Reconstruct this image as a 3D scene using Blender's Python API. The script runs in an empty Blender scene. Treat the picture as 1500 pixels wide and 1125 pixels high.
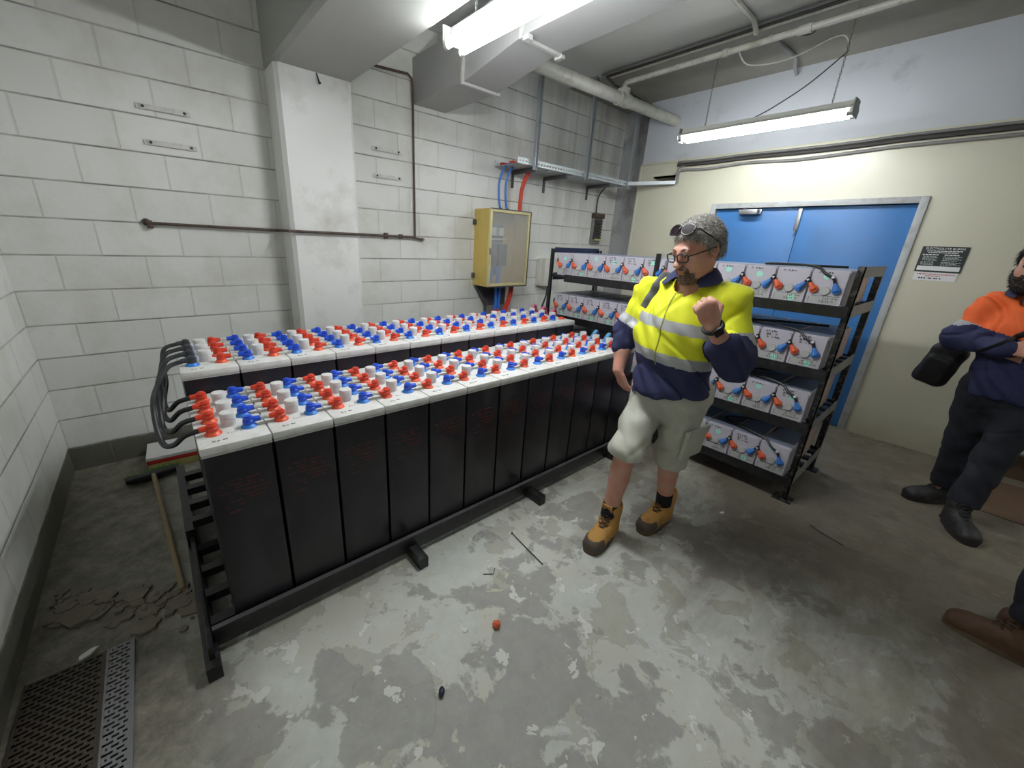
import bpy, bmesh, math, random
import numpy as np
from mathutils import Vector, Matrix
from mathutils.bvhtree import BVHTree

random.seed(7)
PI = math.pi
SC = bpy.context.scene
COL = SC.collection
V = Vector

# ------------------------------------------------------------------ materials
def lin(c):
    c = c / 255.0
    return c / 12.92 if c <= 0.04045 else ((c + 0.055) / 1.055) ** 2.4

def L(rgb):
    return (lin(rgb[0]), lin(rgb[1]), lin(rgb[2]), 1.0)

class NT:
    def __init__(self, name):
        self.m = bpy.data.materials.new(name)
        self.m.use_nodes = True
        self.t = self.m.node_tree
        self.b = self.t.nodes['Principled BSDF']
        self.geo = None
    def n(self, typ, **kw):
        nd = self.t.nodes.new(typ)
        for k, v in kw.items():
            if k == 'ins':
                for kk, vv in v.items():
                    self.set(nd, kk, vv)
            else:
                setattr(nd, k, v)
        return nd
    def set(self, nd, k, v):
        s = nd.inputs[k]
        if isinstance(v, bpy.types.NodeSocket):
            self.t.links.new(v, s)
        else:
            s.default_value = v
    def coord(self):
        if self.geo is None:
            self.geo = self.n('ShaderNodeTexCoord').outputs['Object']
        return self.geo
    def noise(self, scale, detail=4, rough=0.55, vec=None, dist=0.0):
        nd = self.n('ShaderNodeTexNoise', ins={'Scale': scale, 'Detail': detail, 'Roughness': rough, 'Distortion': dist})
        self.t.links.new(vec or self.coord(), nd.inputs['Vector'])
        return nd.outputs['Fac']
    def ramp(self, fac, a, b, ca=(0, 0, 0, 1), cb=(1, 1, 1, 1)):
        r = self.n('ShaderNodeValToRGB')
        r.color_ramp.elements[0].position = a
        r.color_ramp.elements[1].position = b
        r.color_ramp.elements[0].color = ca
        r.color_ramp.elements[1].color = cb
        self.t.links.new(fac, r.inputs['Fac'])
        return r.outputs['Color']
    def mix(self, fac, a, b, mode='MIX'):
        m = self.n('ShaderNodeMix', data_type='RGBA', blend_type=mode)
        for i, v in ((0, fac), (6, a), (7, b)):
            if isinstance(v, bpy.types.NodeSocket):
                self.t.links.new(v, m.inputs[i])
            else:
                m.inputs[i].default_value = v
        return m.outputs[2]
    def math(self, op, a, b=0.0):
        m = self.n('ShaderNodeMath', operation=op)
        for i, v in ((0, a), (1, b)):
            if isinstance(v, bpy.types.NodeSocket):
                self.t.links.new(v, m.inputs[i])
            else:
                m.inputs[i].default_value = v
        return m.outputs[0]
    def bump(self, h, strength, dist=0.01):
        b = self.n('ShaderNodeBump', ins={'Strength': strength, 'Distance': dist, 'Height': h})
        self.t.links.new(b.outputs['Normal'], self.b.inputs['Normal'])
    def base(self, v):
        self.set(self.b, 'Base Color', v)
    def done(self, rough=0.6, metal=0.0):
        if rough is not None:
            self.set(self.b, 'Roughness', rough)
        self.set(self.b, 'Metallic', metal)
        return self.m

def pm(name, rgb, rough=0.55, metal=0.0, var=0.12, scale=9.0, bump=0.0, bscale=60.0, dirt=None, dscale=5.0):
    """plain surface with mild procedural mottling"""
    t = NT(name)
    c = L(rgb)
    d = tuple(x * (1 - var) for x in c[:3]) + (1,)
    e = tuple(min(1, x * (1 + var)) for x in c[:3]) + (1,)
    col = t.mix(t.noise(scale), d, e)
    if dirt:
        col = t.mix(t.ramp(t.noise(dscale, 6, 0.65), 0.5, 0.72), col, L(dirt))
    t.base(col)
    if bump:
        t.bump(t.noise(bscale, 3), bump, 0.004)
    return t.done(rough, metal)

M = {}
def build_materials():
    M['white_paint'] = pm('white_paint', (228, 229, 225), 0.55, var=0.05, scale=3, dirt=(196, 195, 188), dscale=2.2, bump=0.1)
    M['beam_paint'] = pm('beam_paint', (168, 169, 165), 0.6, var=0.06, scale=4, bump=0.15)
    M['ceiling_paint'] = pm('ceiling_paint', (205, 206, 201), 0.75, var=0.06, scale=2.5, bump=0.2, bscale=40)
    t = NT('ceiling_slab')
    sx = t.n('ShaderNodeSeparateXYZ'); t.t.links.new(t.coord(), sx.inputs[0])
    pc = t.mix(t.noise(2.5, 5), L((206, 207, 202)), L((220, 221, 216)))
    bare = t.mix(t.noise(5, 7, .65), L((134, 131, 122)), L((164, 161, 152)))
    t.base(t.mix(t.ramp(t.math('MULTIPLY', t.math('ADD', sx.outputs[0], t.math('MULTIPLY', t.noise(6, 4), .02)), .1), .4475, .449), pc, bare)); t.bump(t.noise(40, 5), .2, .004)
    M['ceiling_paint'] = t.done(.75)
    M['batten_grey'] = pm('batten_grey', (150, 148, 154), 0.5, var=0.04)
    M['flange'] = pm('flange_paint', (178, 178, 174), 0.5, var=0.05)
    M['duct_paint'] = pm('duct_paint', (158, 158, 157), 0.45, var=0.04, scale=2)
    M['corner_grey'] = pm('corner_concrete', (168, 169, 170), 0.8, var=0.15, scale=4, dirt=(120, 118, 116), dscale=3, bump=0.3)
    M['white_plastic'] = pm('white_plastic', (214, 214, 206), 0.4, var=0.04)
    M['pipe_white'] = pm('pipe_white', (200, 200, 190), 0.4, var=0.05, dirt=(160, 156, 140), dscale=9)
    M['dark_conduit'] = pm('dark_conduit', (70, 68, 66), 0.5, var=0.2, scale=20)
    M['grey_conduit'] = pm('grey_conduit', (132, 132, 130), 0.45, var=0.1, scale=20)
    M['rust_pipe'] = pm('rust_pipe', (92, 76, 68), 0.6, 0.2, var=0.35, scale=25, dirt=(48, 40, 38), dscale=14)
    M['galv'] = pm('galvanised', (176, 182, 186), 0.4, 0.55, var=0.15, scale=18)
    M['galv_light'] = pm('galvanised_light', (205, 214, 216), 0.45, 0.2, var=0.1, scale=25)
    M['steel'] = pm('steel', (150, 150, 150), 0.35, 0.8, var=0.15, scale=30)
    M['black_metal'] = pm('black_enamel', (24, 24, 26), 0.33, 0.0, var=0.25, scale=14, dirt=(52, 50, 50), dscale=24)
    M['black_scuffed'] = pm('black_enamel_scuffed', (28, 28, 29), 0.3, 0.0, var=0.25, scale=14, dirt=(120, 118, 114), dscale=30)
    M['side_rail'] = pm('side_rail_dusty', (150, 150, 146), 0.4, 0.1, var=0.15, scale=16, dirt=(110, 110, 108), dscale=9)  # rack's black end bars coloured pale for the light they catch
    M['navy_metal'] = pm('navy_enamel', (34, 36, 62), 0.35, var=0.1)
    M['cell_case'] = pm('cell_case_black', (29, 28, 34), 0.28, var=0.3, scale=5, dirt=(40, 39, 45), dscale=6)
    M['lid_grey'] = pm('cell_lid_grey', (220, 220, 217), 0.42, var=0.05, dirt=(198, 194, 182), dscale=11)
    M['plug_white'] = pm('vent_plug_white', (214, 213, 212), 0.5, var=0.05, dirt=(190, 187, 180), dscale=30)
    M['red'] = pm('terminal_red', (214, 62, 36), 0.4, var=0.12, scale=40)
    M['red_base'] = pm('seal_orange_red', (226, 88, 50), 0.42, var=0.12, scale=40)
    M['blue'] = pm('terminal_blue', (22, 76, 205), 0.38, var=0.1, scale=40)
    M['blue_base'] = pm('seal_light_blue', (48, 126, 214), 0.42, var=0.1, scale=40)
    M['orange_boot'] = pm('boot_orange', (222, 98, 62), 0.5, var=0.12, scale=40)
    M['blue_boot'] = pm('boot_blue', (60, 120, 196), 0.5, var=0.12, scale=40)
    M['link_grey'] = pm('link_cable_grey', (196, 196, 186), 0.45, var=0.1, scale=30)
    M['black_rubber'] = pm('black_rubber', (30, 30, 32), 0.45, var=0.15)
    M['dark_boot'] = pm('dark_grey_boot', (58, 60, 64), 0.55, var=0.2)
    M['print_red'] = pm('print_red', (84, 34, 32), 0.5, var=0.5, scale=60)
    M['ink'] = pm('ink_black', (36, 34, 42), 0.6)
    M['vr_front'] = pm('block_front_grey', (184, 180, 190), 0.45, var=0.05, scale=6)
    M['vr_jar'] = pm('block_jar_pinkish', (226, 200, 190), 0.45, var=0.08, scale=8)
    M['vr_top'] = pm('block_top_blue_grey', (120, 128, 146), 0.4, var=0.1)
    M['mint'] = pm('mint_sticker', (160, 226, 206), 0.5, var=0.05)
    M['cap_grey'] = pm('vent_cap_grey', (176, 176, 174), 0.5, var=0.06)
    M['door_blue'] = pm('door_blue', (58, 118, 182), 0.4, var=0.06, scale=2.5, dirt=(66, 112, 166), dscale=3)
    M['frame_grey'] = pm('door_frame_white', (172, 176, 178), 0.45, var=0.06, dirt=(150, 148, 140), dscale=14)
    M['yellow_cab'] = pm('cabinet_yellow', (204, 178, 96), 0.45, var=0.06, dirt=(184, 156, 80), dscale=5)
    M['cab_edge'] = pm('cabinet_edge_cream', (206, 196, 142), 0.45, var=0.08)
    M['dark_grey'] = pm('dark_grey_sheet', (84, 82, 86), 0.55, var=0.2, dirt=(60, 58, 60))
    M['cable_blue'] = pm('cable_blue', (56, 116, 206), 0.45)
    M['cable_red'] = pm('cable_red', (206, 66, 48), 0.45)
    M['pink_glove'] = pm('pink_rubber', (206, 108, 128), 0.5)
    M['glove_blue'] = pm('light_blue_rubber', (92, 158, 208), 0.5)
    M['broom_green'] = pm('bristle_green', (74, 128, 58), 0.8, var=0.3, scale=60)
    M['wood'] = pm('wood_handle', (150, 132, 100), 0.6, var=0.2, scale=20)
    M['carton_white'] = pm('carton_white', (222, 222, 220), 0.6, var=0.03)
    M['carton_red'] = pm('carton_red', (188, 48, 40), 0.6, var=0.08)
    M['carton_yellow'] = pm('carton_yellow_green', (176, 168, 106), 0.7, var=0.12)
    M['mat_dark'] = pm('trench_mat_brown', (72, 64, 56), 0.5, 0.2, var=0.25, scale=12)
    M['mat_light'] = pm('trench_cover_grey', (128, 128, 130), 0.45, 0.3, var=0.15, scale=12)
    M['pit'] = pm('trench_dark', (14, 13, 13), 0.9)
    M['rubble'] = pm('rubble_concrete', (128, 121, 106), 0.9, var=0.3, scale=20, bump=0.6, bscale=80)
    M['rust_stain'] = pm('rust_panel', (98, 76, 58), 0.8, var=0.3, scale=6)
    M['wood_brown'] = pm('timber_brown', (140, 92, 66), 0.7, var=0.2)
    M['sign_dark'] = pm('sign_dark_green', (34, 44, 42), 0.4, var=0.1)
    M['sign_white'] = pm('sign_white', (226, 228, 228), 0.4, var=0.03)
    M['sign_grey'] = pm('sign_print_grey', (176, 184, 182), 0.4)
    M['sign_red'] = pm('sign_print_red', (190, 110, 110), 0.5)
    M['skin'] = skin_mat('skin', (206, 158, 138))
    M['skin_tan'] = skin_mat('skin_tan', (198, 152, 130))
    M['lips'] = pm('lips', (172, 106, 94), 0.45)
    M['hair_grey'] = pm('hair_grey', (172, 168, 162), 0.8, var=0.5, scale=95, bump=1.0, bscale=220, dirt=(120, 112, 106), dscale=60)
    M['beard_brown'] = pm('beard_brown_grey', (112, 90, 76), 0.8, var=0.4, scale=80, bump=0.8, bscale=160)
    M['brow_grey'] = pm('brow_grey', (120, 108, 98), .85)
    M['hair_light'] = pm('hair_silver', (208, 206, 200), 0.7, var=0.2, scale=60)
    M['hair_dark'] = pm('hair_dark', (40, 32, 28), 0.75, var=0.4, scale=70, bump=0.8, bscale=150)
    M['eye_white'] = pm('eye_white', (226, 222, 216), 0.3, var=0.02)
    M['iris'] = pm('iris', (66, 72, 76), 0.25)
    M['hiviz'] = pm('hi_vis_yellow', (226, 230, 40), 0.7, var=0.06, scale=14, bump=0.25, bscale=500)
    M['hiviz_orange'] = pm('hi_vis_orange', (240, 104, 42), 0.7, var=0.06, scale=14, bump=0.25, bscale=500)
    M['navy'] = pm('navy_cotton', (42, 46, 84), 0.8, var=0.12, scale=14, bump=0.25, bscale=500)
    M['tape'] = pm('reflective_tape', (176, 178, 180), 0.45, var=0.06, scale=20, bump=0.15, bscale=300)
    M['shorts'] = pm('shorts_grey_green', (190, 190, 177), 0.85, var=0.07, scale=16, bump=0.25, bscale=450)
    M['trousers'] = pm('trousers_dark_navy', (26, 28, 38), 0.85, var=0.2, scale=10, bump=0.25, bscale=450)
    M['boot_tan'] = pm('boot_tan_nubuck', (188, 142, 74), 0.8, var=0.12, scale=18, dirt=(152, 112, 60), dscale=10)
    M['boot_cap'] = pm('boot_toe_cap', (84, 72, 62), 0.6, var=0.15, scale=20)
    M['boot_sole'] = pm('boot_sole', (96, 80, 60), 0.7, var=0.2, scale=20)
    M['boot_dark'] = pm('boot_dark', (40, 38, 38), 0.55, var=0.25, scale=18)
    M['boot_brown'] = pm('boot_brown', (88, 64, 46), 0.7, var=0.2, scale=18)
    M['lace'] = pm('lace_brown', (74, 54, 36), 0.8)
    M['sock'] = pm('sock_black', (24, 24, 28), 0.9)
    M['fold_shade'] = pm('fold_shade_olive', (150, 150, 50), 0.7)  # darker olive paints the shade of a front fold in the shirt
    M['strap'] = pm('strap_grey', (74, 76, 78), 0.6, var=0.2)
    M['bag_black'] = pm('bag_black', (22, 22, 24), 0.65, var=0.2, bump=0.3, bscale=200)
    M['glasses'] = pm('glasses_frame', (26, 22, 24), 0.3)
    M['watch'] = pm('watch_black', (24, 22, 22), 0.4)
    t = NT('sunglass_lens'); t.base(L((34, 24, 30))); t.set(t.b, 'Specular IOR Level', .35); M['sunglass'] = t.done(0.06)
    t = NT('clear_lens'); t.base((1, 1, 1, 1)); t.set(t.b, 'Transmission Weight', 1.0); t.set(t.b, 'IOR', 1.02); M['lens'] = t.done(0.02)
    t = NT('clear_door'); t.base(L((222, 226, 224))); t.set(t.b, 'Alpha', 0.24)
    t.set(t.b, 'Roughness', t.math('MULTIPLY_ADD', t.noise(6), 0.3)); M['acrylic'] = t.done(0.18)
    for nm, f in (('tube', 1.0), ('tube_dim', .50), ('tube_worn', .26)):
        t = NT(nm + '_lit'); t.base((0.9, 0.9, 0.9, 1))
        t.set(t.b, 'Emission Color', (0.95, 0.985, 1.0, 1)); t.set(t.b, 'Emission Strength', TUBE * f); M[nm] = t.done(0.4)
    block_mats(); floor_mat(); east_mats()

def skin_mat(name, rgb):
    t = NT(name)
    c = L(rgb)
    red = L((min(255, rgb[0] + 2), rgb[1] - 14, rgb[2] - 13))
    t.base(t.mix(t.ramp(t.noise(16, 4), 0.42, 0.66), c, red))
    t.set(t.b, 'Subsurface Weight', 0.06)
    t.set(t.b, 'Subsurface Radius', (0.012, 0.005, 0.003))
    t.bump(t.noise(160, 3), 0.15, 0.002)
    return t.done(0.5)

def block_mat(name, axis, offx, flip=False):
    t = NT(name)
    sep = t.n('ShaderNodeSeparateXYZ')
    t.t.links.new(t.coord(), sep.inputs[0])
    u = sep.outputs[axis]
    if flip:
        u = t.math('MULTIPLY', u, -1.0)
    u = t.math('ADD', u, offx)
    z = t.math('ADD', sep.outputs[2], 0.04)
    cmb = t.n('ShaderNodeCombineXYZ')
    t.t.links.new(u, cmb.inputs[0]); t.t.links.new(z, cmb.inputs[1])
    def brick(mortar, smooth):
        b = t.n('ShaderNodeTexBrick', ins={'Scale': 1.0, 'Mortar Size': mortar, 'Mortar Smooth': smooth, 'Bias': 0.0, 'Brick Width': 0.4, 'Row Height': 0.2})
        b.offset = 0.5
        b.inputs['Color1'].default_value = (0, 0, 0, 1); b.inputs['Color2'].default_value = (1, 1, 1, 1)
        t.t.links.new(cmb.outputs[0], b.inputs['Vector'])
        return b
    b = brick(0.006, 0.35)
    paint = t.mix(b.outputs['Color'], L((224, 225, 220)), L((231, 232, 227)))
    paint = t.mix(t.ramp(t.noise(2.2, 6, 0.62), 0.48, 0.78), paint, L((204, 202, 192)))
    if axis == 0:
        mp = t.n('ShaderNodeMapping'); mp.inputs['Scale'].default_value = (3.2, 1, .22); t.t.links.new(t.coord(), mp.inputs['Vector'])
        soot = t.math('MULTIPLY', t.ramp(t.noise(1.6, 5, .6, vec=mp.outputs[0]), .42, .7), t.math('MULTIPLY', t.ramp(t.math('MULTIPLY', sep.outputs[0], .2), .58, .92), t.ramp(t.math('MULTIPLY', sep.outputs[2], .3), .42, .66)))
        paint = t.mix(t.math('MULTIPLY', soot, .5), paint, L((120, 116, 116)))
    # unpainted bottom course with grime
    low = t.ramp(t.math('ADD', sep.outputs[2], t.math('MULTIPLY', t.noise(9, 4), 0.03)), 0.168, 0.184)
    bare = t.mix(t.noise(8, 5), L((120, 118, 108)), L((84, 82, 74)))
    col = t.mix(low, bare, paint)
    # dirt along the lower edge of horizontal joints
    dz = t.math('ABSOLUTE', t.math('SUBTRACT', t.math('FRACT', t.math('ADD', t.math('DIVIDE', z, 0.2), 0.5)), 0.5))
    edge = t.ramp(dz, 0.010, 0.026, (1, 1, 1, 1), (0, 0, 0, 1))
    grime = t.math('MULTIPLY', edge, t.ramp(t.noise(1.3, 5, 0.7), 0.3, 0.6))
    col = t.mix(t.math('MULTIPLY', grime, 0.85), col, L((84, 79, 73)))
    vj = t.math('MULTIPLY', t.math('SUBTRACT', 1.0, edge), b.outputs['Fac'])
    col = t.mix(t.math('MULTIPLY', vj, 0.18), col, L((150, 148, 140)))
    t.base(col)
    h = t.math('ADD', t.math('MULTIPLY', b.outputs['Fac'], -1.0), t.math('MULTIPLY', t.noise(45, 5), 0.25))
    t.bump(h, 0.55, 0.006)
    return t.done(0.62)

def block_mats():
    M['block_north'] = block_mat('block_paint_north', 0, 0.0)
    M['block_west'] = block_mat('block_paint_west', 1, 0.2)

def floor_mat():
    t = NT('worn_concrete_floor')
    co = t.coord()
    sep = t.n('ShaderNodeSeparateXYZ'); t.t.links.new(co, sep.inputs[0])
    x, y = sep.outputs[0], sep.outputs[1]
    fine = t.noise(60, 8, 0.75)
    grain = t.noise(13, 8, 0.7)
    paint = t.mix(grain, L((160, 164, 155)), L((205, 208, 201)))
    paint = t.mix(t.ramp(t.noise(3.1, 6, 0.65), 0.45, 0.62), paint, L((183, 182, 169)))
    def layer(col, nz, thr, to, amt, edge=.5):
        """flaked layer with a ragged edge and a thin grimy outline"""
        m = t.ramp(nz, thr, thr + .010)
        c = t.mix(t.math('MULTIPLY', m, amt), col, to)
        a = t.ramp(nz, thr - .012, thr + .002); bb = t.ramp(nz, thr + .002, thr + .010, (1, 1, 1, 1), (0, 0, 0, 1))
        return t.mix(t.math('MULTIPLY', t.math('MULTIPLY', a, bb), edge), c, L((120, 116, 104)))
    worn = t.mix(grain, L((128, 127, 122)), L((168, 167, 160)))
    olive = t.mix(grain, L((140, 138, 125)), L((174, 172, 158)))
    f1 = t.noise(2.3, 10, 0.58, dist=0.35)
    # one broad bare area south of the stand
    dx = t.math('SUBTRACT', x, 1.0); dy = t.math('SUBTRACT', y, -2.52)
    u = t.math('ADD', t.math('MULTIPLY', dx, .80), t.math('MULTIPLY', dy, .60)); w = t.math('SUBTRACT', t.math('MULTIPLY', dy, .80), t.math('MULTIPLY', dx, .60))
    rad = t.math('ADD', t.math('MULTIPLY', t.math('MULTIPLY', u, u), 2.4), t.math('MULTIPLY', t.math('MULTIPLY', w, w), 9.0))
    big = t.math('SUBTRACT', t.math('ADD', .62, t.math('MULTIPLY', t.math('SUBTRACT', f1, .5), .9)), rad)
    mask = t.math('ADD', t.math('MULTIPLY', f1, 0.72), t.math('MULTIPLY', t.noise(6.0, 9, 0.62, dist=0.4), 0.34))
    patch = t.ramp(mask, 0.560, 0.572)
    col = layer(paint, t.noise(4.4, 9, .62, dist=.5), .555, olive, .7)
    col = layer(col, mask, .560, worn, 1.0)
    col = layer(col, big, .50, worn, .9)
    col = layer(col, t.noise(8.5, 9, 0.58, dist=0.5), 0.615, L((204, 206, 198)), .9, .3)
    col = layer(col, t.noise(5.2, 9, 0.6, dist=0.5, vec=None), 0.66, L((188, 184, 164)), .8, .3)
    # brown staining toward the east door side, darkened further for light falloff
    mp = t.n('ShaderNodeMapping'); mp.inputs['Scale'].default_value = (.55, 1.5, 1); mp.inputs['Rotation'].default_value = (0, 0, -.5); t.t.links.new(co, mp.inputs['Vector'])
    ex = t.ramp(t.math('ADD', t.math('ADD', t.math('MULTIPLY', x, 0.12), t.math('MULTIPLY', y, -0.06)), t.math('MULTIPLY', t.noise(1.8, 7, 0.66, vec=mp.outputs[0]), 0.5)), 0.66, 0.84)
    stain_and_falloff = t.mix(t.noise(9, 6, 0.65), L((66, 56, 42)), L((120, 109, 90)))
    col = t.mix(t.math('MULTIPLY', ex, 0.86), col, stain_and_falloff)
    # dirt against the west wall
    wx = t.ramp(t.math('ADD', x, t.math('MULTIPLY', t.noise(3, 6, 0.65), 0.35)), 0.55, 0.9, (1, 1, 1, 1), (0, 0, 0, 1))
    dirt = t.mix(t.ramp(t.noise(11, 9, 0.75), .3, .7), L((58, 54, 47)), L((146, 139, 122)))
    col = t.mix(t.math('MULTIPLY', wx, 0.9), col, dirt)
    # small dark specks and hairline cracks
    sp = t.ramp(t.noise(58, 3, 0.6), 0.68, 0.72)
    col = t.mix(t.math('MULTIPLY', sp, 0.5), col, L((70, 66, 60)))
    t.base(col)
    t.bump(t.math('ADD', t.math('MULTIPLY', patch, -0.5), t.math('MULTIPLY', fine, 0.4)), 0.35, 0.006)
    t.set(t.b, 'Roughness', t.math('ADD', 0.42, t.math('MULTIPLY', fine, 0.3)))
    t.done(None)
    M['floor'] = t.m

def east_mats():
    t = NT('cream_gloss_wall')
    sep = t.n('ShaderNodeSeparateXYZ'); t.t.links.new(t.coord(), sep.inputs[0])
    col = t.mix(t.noise(1.8, 4), L((208, 207, 191)), L((214, 213, 199)))
    low = t.ramp(t.math('ADD', sep.outputs[2], t.math('MULTIPLY', t.noise(7, 4), 0.02)), 1.155, 1.175, (1, 1, 1, 1), (0, 0, 0, 1))
    col = t.mix(t.math('MULTIPLY', low, 0.55), col, L((196, 193, 170)))
    g = t.ramp(t.math('ADD', sep.outputs[2], t.math('MULTIPLY', t.noise(4, 6, 0.6), 0.3)), 0.2, 0.42, (1, 1, 1, 1), (0, 0, 0, 1))
    col = t.mix(t.math('MULTIPLY', g, 0.4), col, L((150, 142, 112)))
    t.base(col)
    t.bump(t.noise(30, 4), 0.08, 0.004)
    M['cream'] = t.done(0.3)
    t = NT('blue_white_plaster')
    col = t.mix(t.noise(2.0, 5), L((190, 195, 202)), L((202, 206, 211)))
    col = t.mix(t.ramp(t.noise(3.2, 6, 0.65), 0.6, 0.8), col, L((166, 168, 172)))
    t.base(col); t.bump(t.noise(60, 4), 0.2, 0.004)
    M['plaster'] = t.done(0.7)

# ------------------------------------------------------------------ mesh builder
class MB:
    def __init__(self):
        self.v = []; self.f = []; self.mi = []; self.mat = 0
    def add(self, vs, fs, mt=None):
        o = len(self.v)
        self.v += [tuple(p) for p in vs]
        self.f += [tuple(i + o for i in f) for f in fs]
        self.mi += [self.mat] * len(fs)
        return self
    def box(self, lo, hi, bev=0.0, X=None):
        lo = V(lo); hi = V(hi)
        if bev > 0:
            bm = bmesh.new()
            bmesh.ops.create_cube(bm, size=1.0)
            s = hi - lo
            for p in bm.verts:
                p.co = V(((p.co.x + .5) * s.x + lo.x, (p.co.y + .5) * s.y + lo.y, (p.co.z + .5) * s.z + lo.z))
            bmesh.ops.bevel(bm, geom=list(bm.edges), offset=min(bev, min(s) * 0.45), segments=2, affect='EDGES', profile=0.6)
            bm.verts.index_update()
            vs = [p.co.copy() for p in bm.verts]; fs = [[q.index for q in f.verts] for f in bm.faces]
            bm.free()
        else:
            a, b = lo, hi
            vs = [V((a.x, a.y, a.z)), V((b.x, a.y, a.z)), V((b.x, b.y, a.z)), V((a.x, b.y, a.z)),
                  V((a.x, a.y, b.z)), V((b.x, a.y, b.z)), V((b.x, b.y, b.z)), V((a.x, b.y, b.z))]
            fs = [(0, 3, 2, 1), (4, 5, 6, 7), (0, 1, 5, 4), (1, 2, 6, 5), (2, 3, 7, 6), (3, 0, 4, 7)]
        if X is not None:
            vs = [X @ p for p in vs]
        return self.add(vs, fs)
    def cbox(self, c, s, bev=0.0, X=None):
        c = V(c); s = V(s) / 2
        return self.box(c - s, c + s, bev, X)
    def tube(self, pts, r, n=10, caps=True, flat=None):
        pts = [V(p) for p in pts]
        rs = r if isinstance(r, (list, tuple)) else [r] * len(pts)
        k = len(pts)
        tang = []
        for i in range(k):
            d = pts[min(i + 1, k - 1)] - pts[max(i - 1, 0)]
            tang.append(d.normalized() if d.length > 1e-9 else V((0, 0, 1)))
        ref = V((0, 0, 1)) if abs(tang[0].z) < 0.9 else V((1, 0, 0))
        u = tang[0].cross(ref).normalized()
        vs = []; fs = []
        for i in range(k):
            u = (u - tang[i] * u.dot(tang[i])).normalized()
            w = tang[i].cross(u)
            for j in range(n):
                a = 2 * PI * j / n
                vs.append(pts[i] + u * math.cos(a) * rs[i] + w * math.sin(a) * rs[i] * (flat or 1.0))
        for i in range(k - 1):
            for j in range(n):
                a = i * n + j; b = i * n + (j + 1) % n
                fs.append((a, b, b + n, a + n))
        if caps:
            fs.append(tuple(reversed(range(n)))); fs.append(tuple(range((k - 1) * n, k * n)))
        return self.add(vs, fs)
    def lathe(self, prof, n=16, X=None, c=(0, 0, 0)):
        vs = []; fs = []; c = V(c)
        for (r, z) in prof:
            for j in range(n):
                a = 2 * PI * j / n
                vs.append(V((r * math.cos(a), r * math.sin(a), z)) + c)
        for i in range(len(prof) - 1):
            for j in range(n):
                a = i * n + j; b = i * n + (j + 1) % n
                fs.append((a, b, b + n, a + n))
        fs.append(tuple(reversed(range(n)))); fs.append(tuple(range((len(prof) - 1) * n, len(prof) * n)))
        if X is not None:
            vs = [X @ p for p in vs]
        return self.add(vs, fs)
    def prism(self, poly, d0, d1, X):
        """poly in local xy, extruded along local z from d0 to d1, placed by matrix X"""
        n = len(poly)
        vs = [X @ V((p[0], p[1], d0)) for p in poly] + [X @ V((p[0], p[1], d1)) for p in poly]
        fs = [tuple(reversed(range(n))), tuple(range(n, 2 * n))]
        for i in range(n):
            j = (i + 1) % n
            fs.append((i, j, j + n, i + n))
        return self.add(vs, fs)
    def mesh(self, name, mats, smooth=35):
        me = bpy.data.meshes.new(name)
        me.from_pydata(self.v, [], self.f)
        if not isinstance(mats, (list, tuple)):
            mats = [mats]
        for m in mats:
            me.materials.append(m)
        if len(mats) > 1:
            me.polygons.foreach_set('material_index', self.mi)
        bm = bmesh.new(); bm.from_mesh(me)
        bmesh.ops.recalc_face_normals(bm, faces=bm.faces)
        bm.to_mesh(me); bm.free()
        if smooth:
            me.shade_smooth()
            me.set_sharp_from_angle(angle=math.radians(smooth))
        return me
    def build(self, name, mats, parent=None, smooth=35, loc=None, rz=0.0):
        o = bpy.data.objects.new(name, self.mesh(name, mats, smooth))
        COL.objects.link(o)
        if parent is not None:
            o.parent = parent
        if loc is not None:
            o.location = loc
        o.rotation_euler = (0, 0, rz)
        return o

def tag(o, label, cat, group=None, kind=None):
    o['label'] = label; o['category'] = cat
    if group: o['group'] = group
    if kind: o['kind'] = kind
    return o

def thing(name, label, cat, loc=(0, 0, 0), rz=0.0, group=None):
    o = bpy.data.objects.new(name, None)
    COL.objects.link(o)
    o.empty_display_size = 0.05
    o.location = loc; o.rotation_euler = (0, 0, rz)
    return tag(o, label, cat, group)

CH = {}

def copy_tree(o, parent=None):
    if o.name not in CH:
        CH[o.name] = list(o.children)
    c = o.copy(); COL.objects.link(c)
    if parent is not None:
        c.parent = parent
    for ch in CH[o.name]:
        copy_tree(ch, c)
    return c

def struct(o):
    o['kind'] = 'structure'
    return o

ORD = ['first', 'second', 'third', 'fourth', 'fifth', 'sixth', 'seventh', 'eighth', 'ninth', 'tenth', 'eleventh', 'twelfth']
NUM = ['one', 'two', 'three', 'four', 'five', 'six', 'seven', 'eight', 'nine', 'ten', 'eleven', 'twelve']

# ------------------------------------------------------------------ room
CZ = 3.15; XE = 5.465; XB = 5.62; YS = -6.2

def cells_wall(mb, plane_x0, plane_x1, ys, zs, holes):
    for i in range(len(ys) - 1):
        for j in range(len(zs) - 1):
            cy = (ys[i] + ys[i + 1]) / 2; cz = (zs[j] + zs[j + 1]) / 2
            if any(h[0] < cy < h[1] and h[2] < cz < h[3] for h in holes):
                continue
            mb.box((plane_x0, ys[i], zs[j]), (plane_x1, ys[i + 1], zs[j + 1]))

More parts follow.
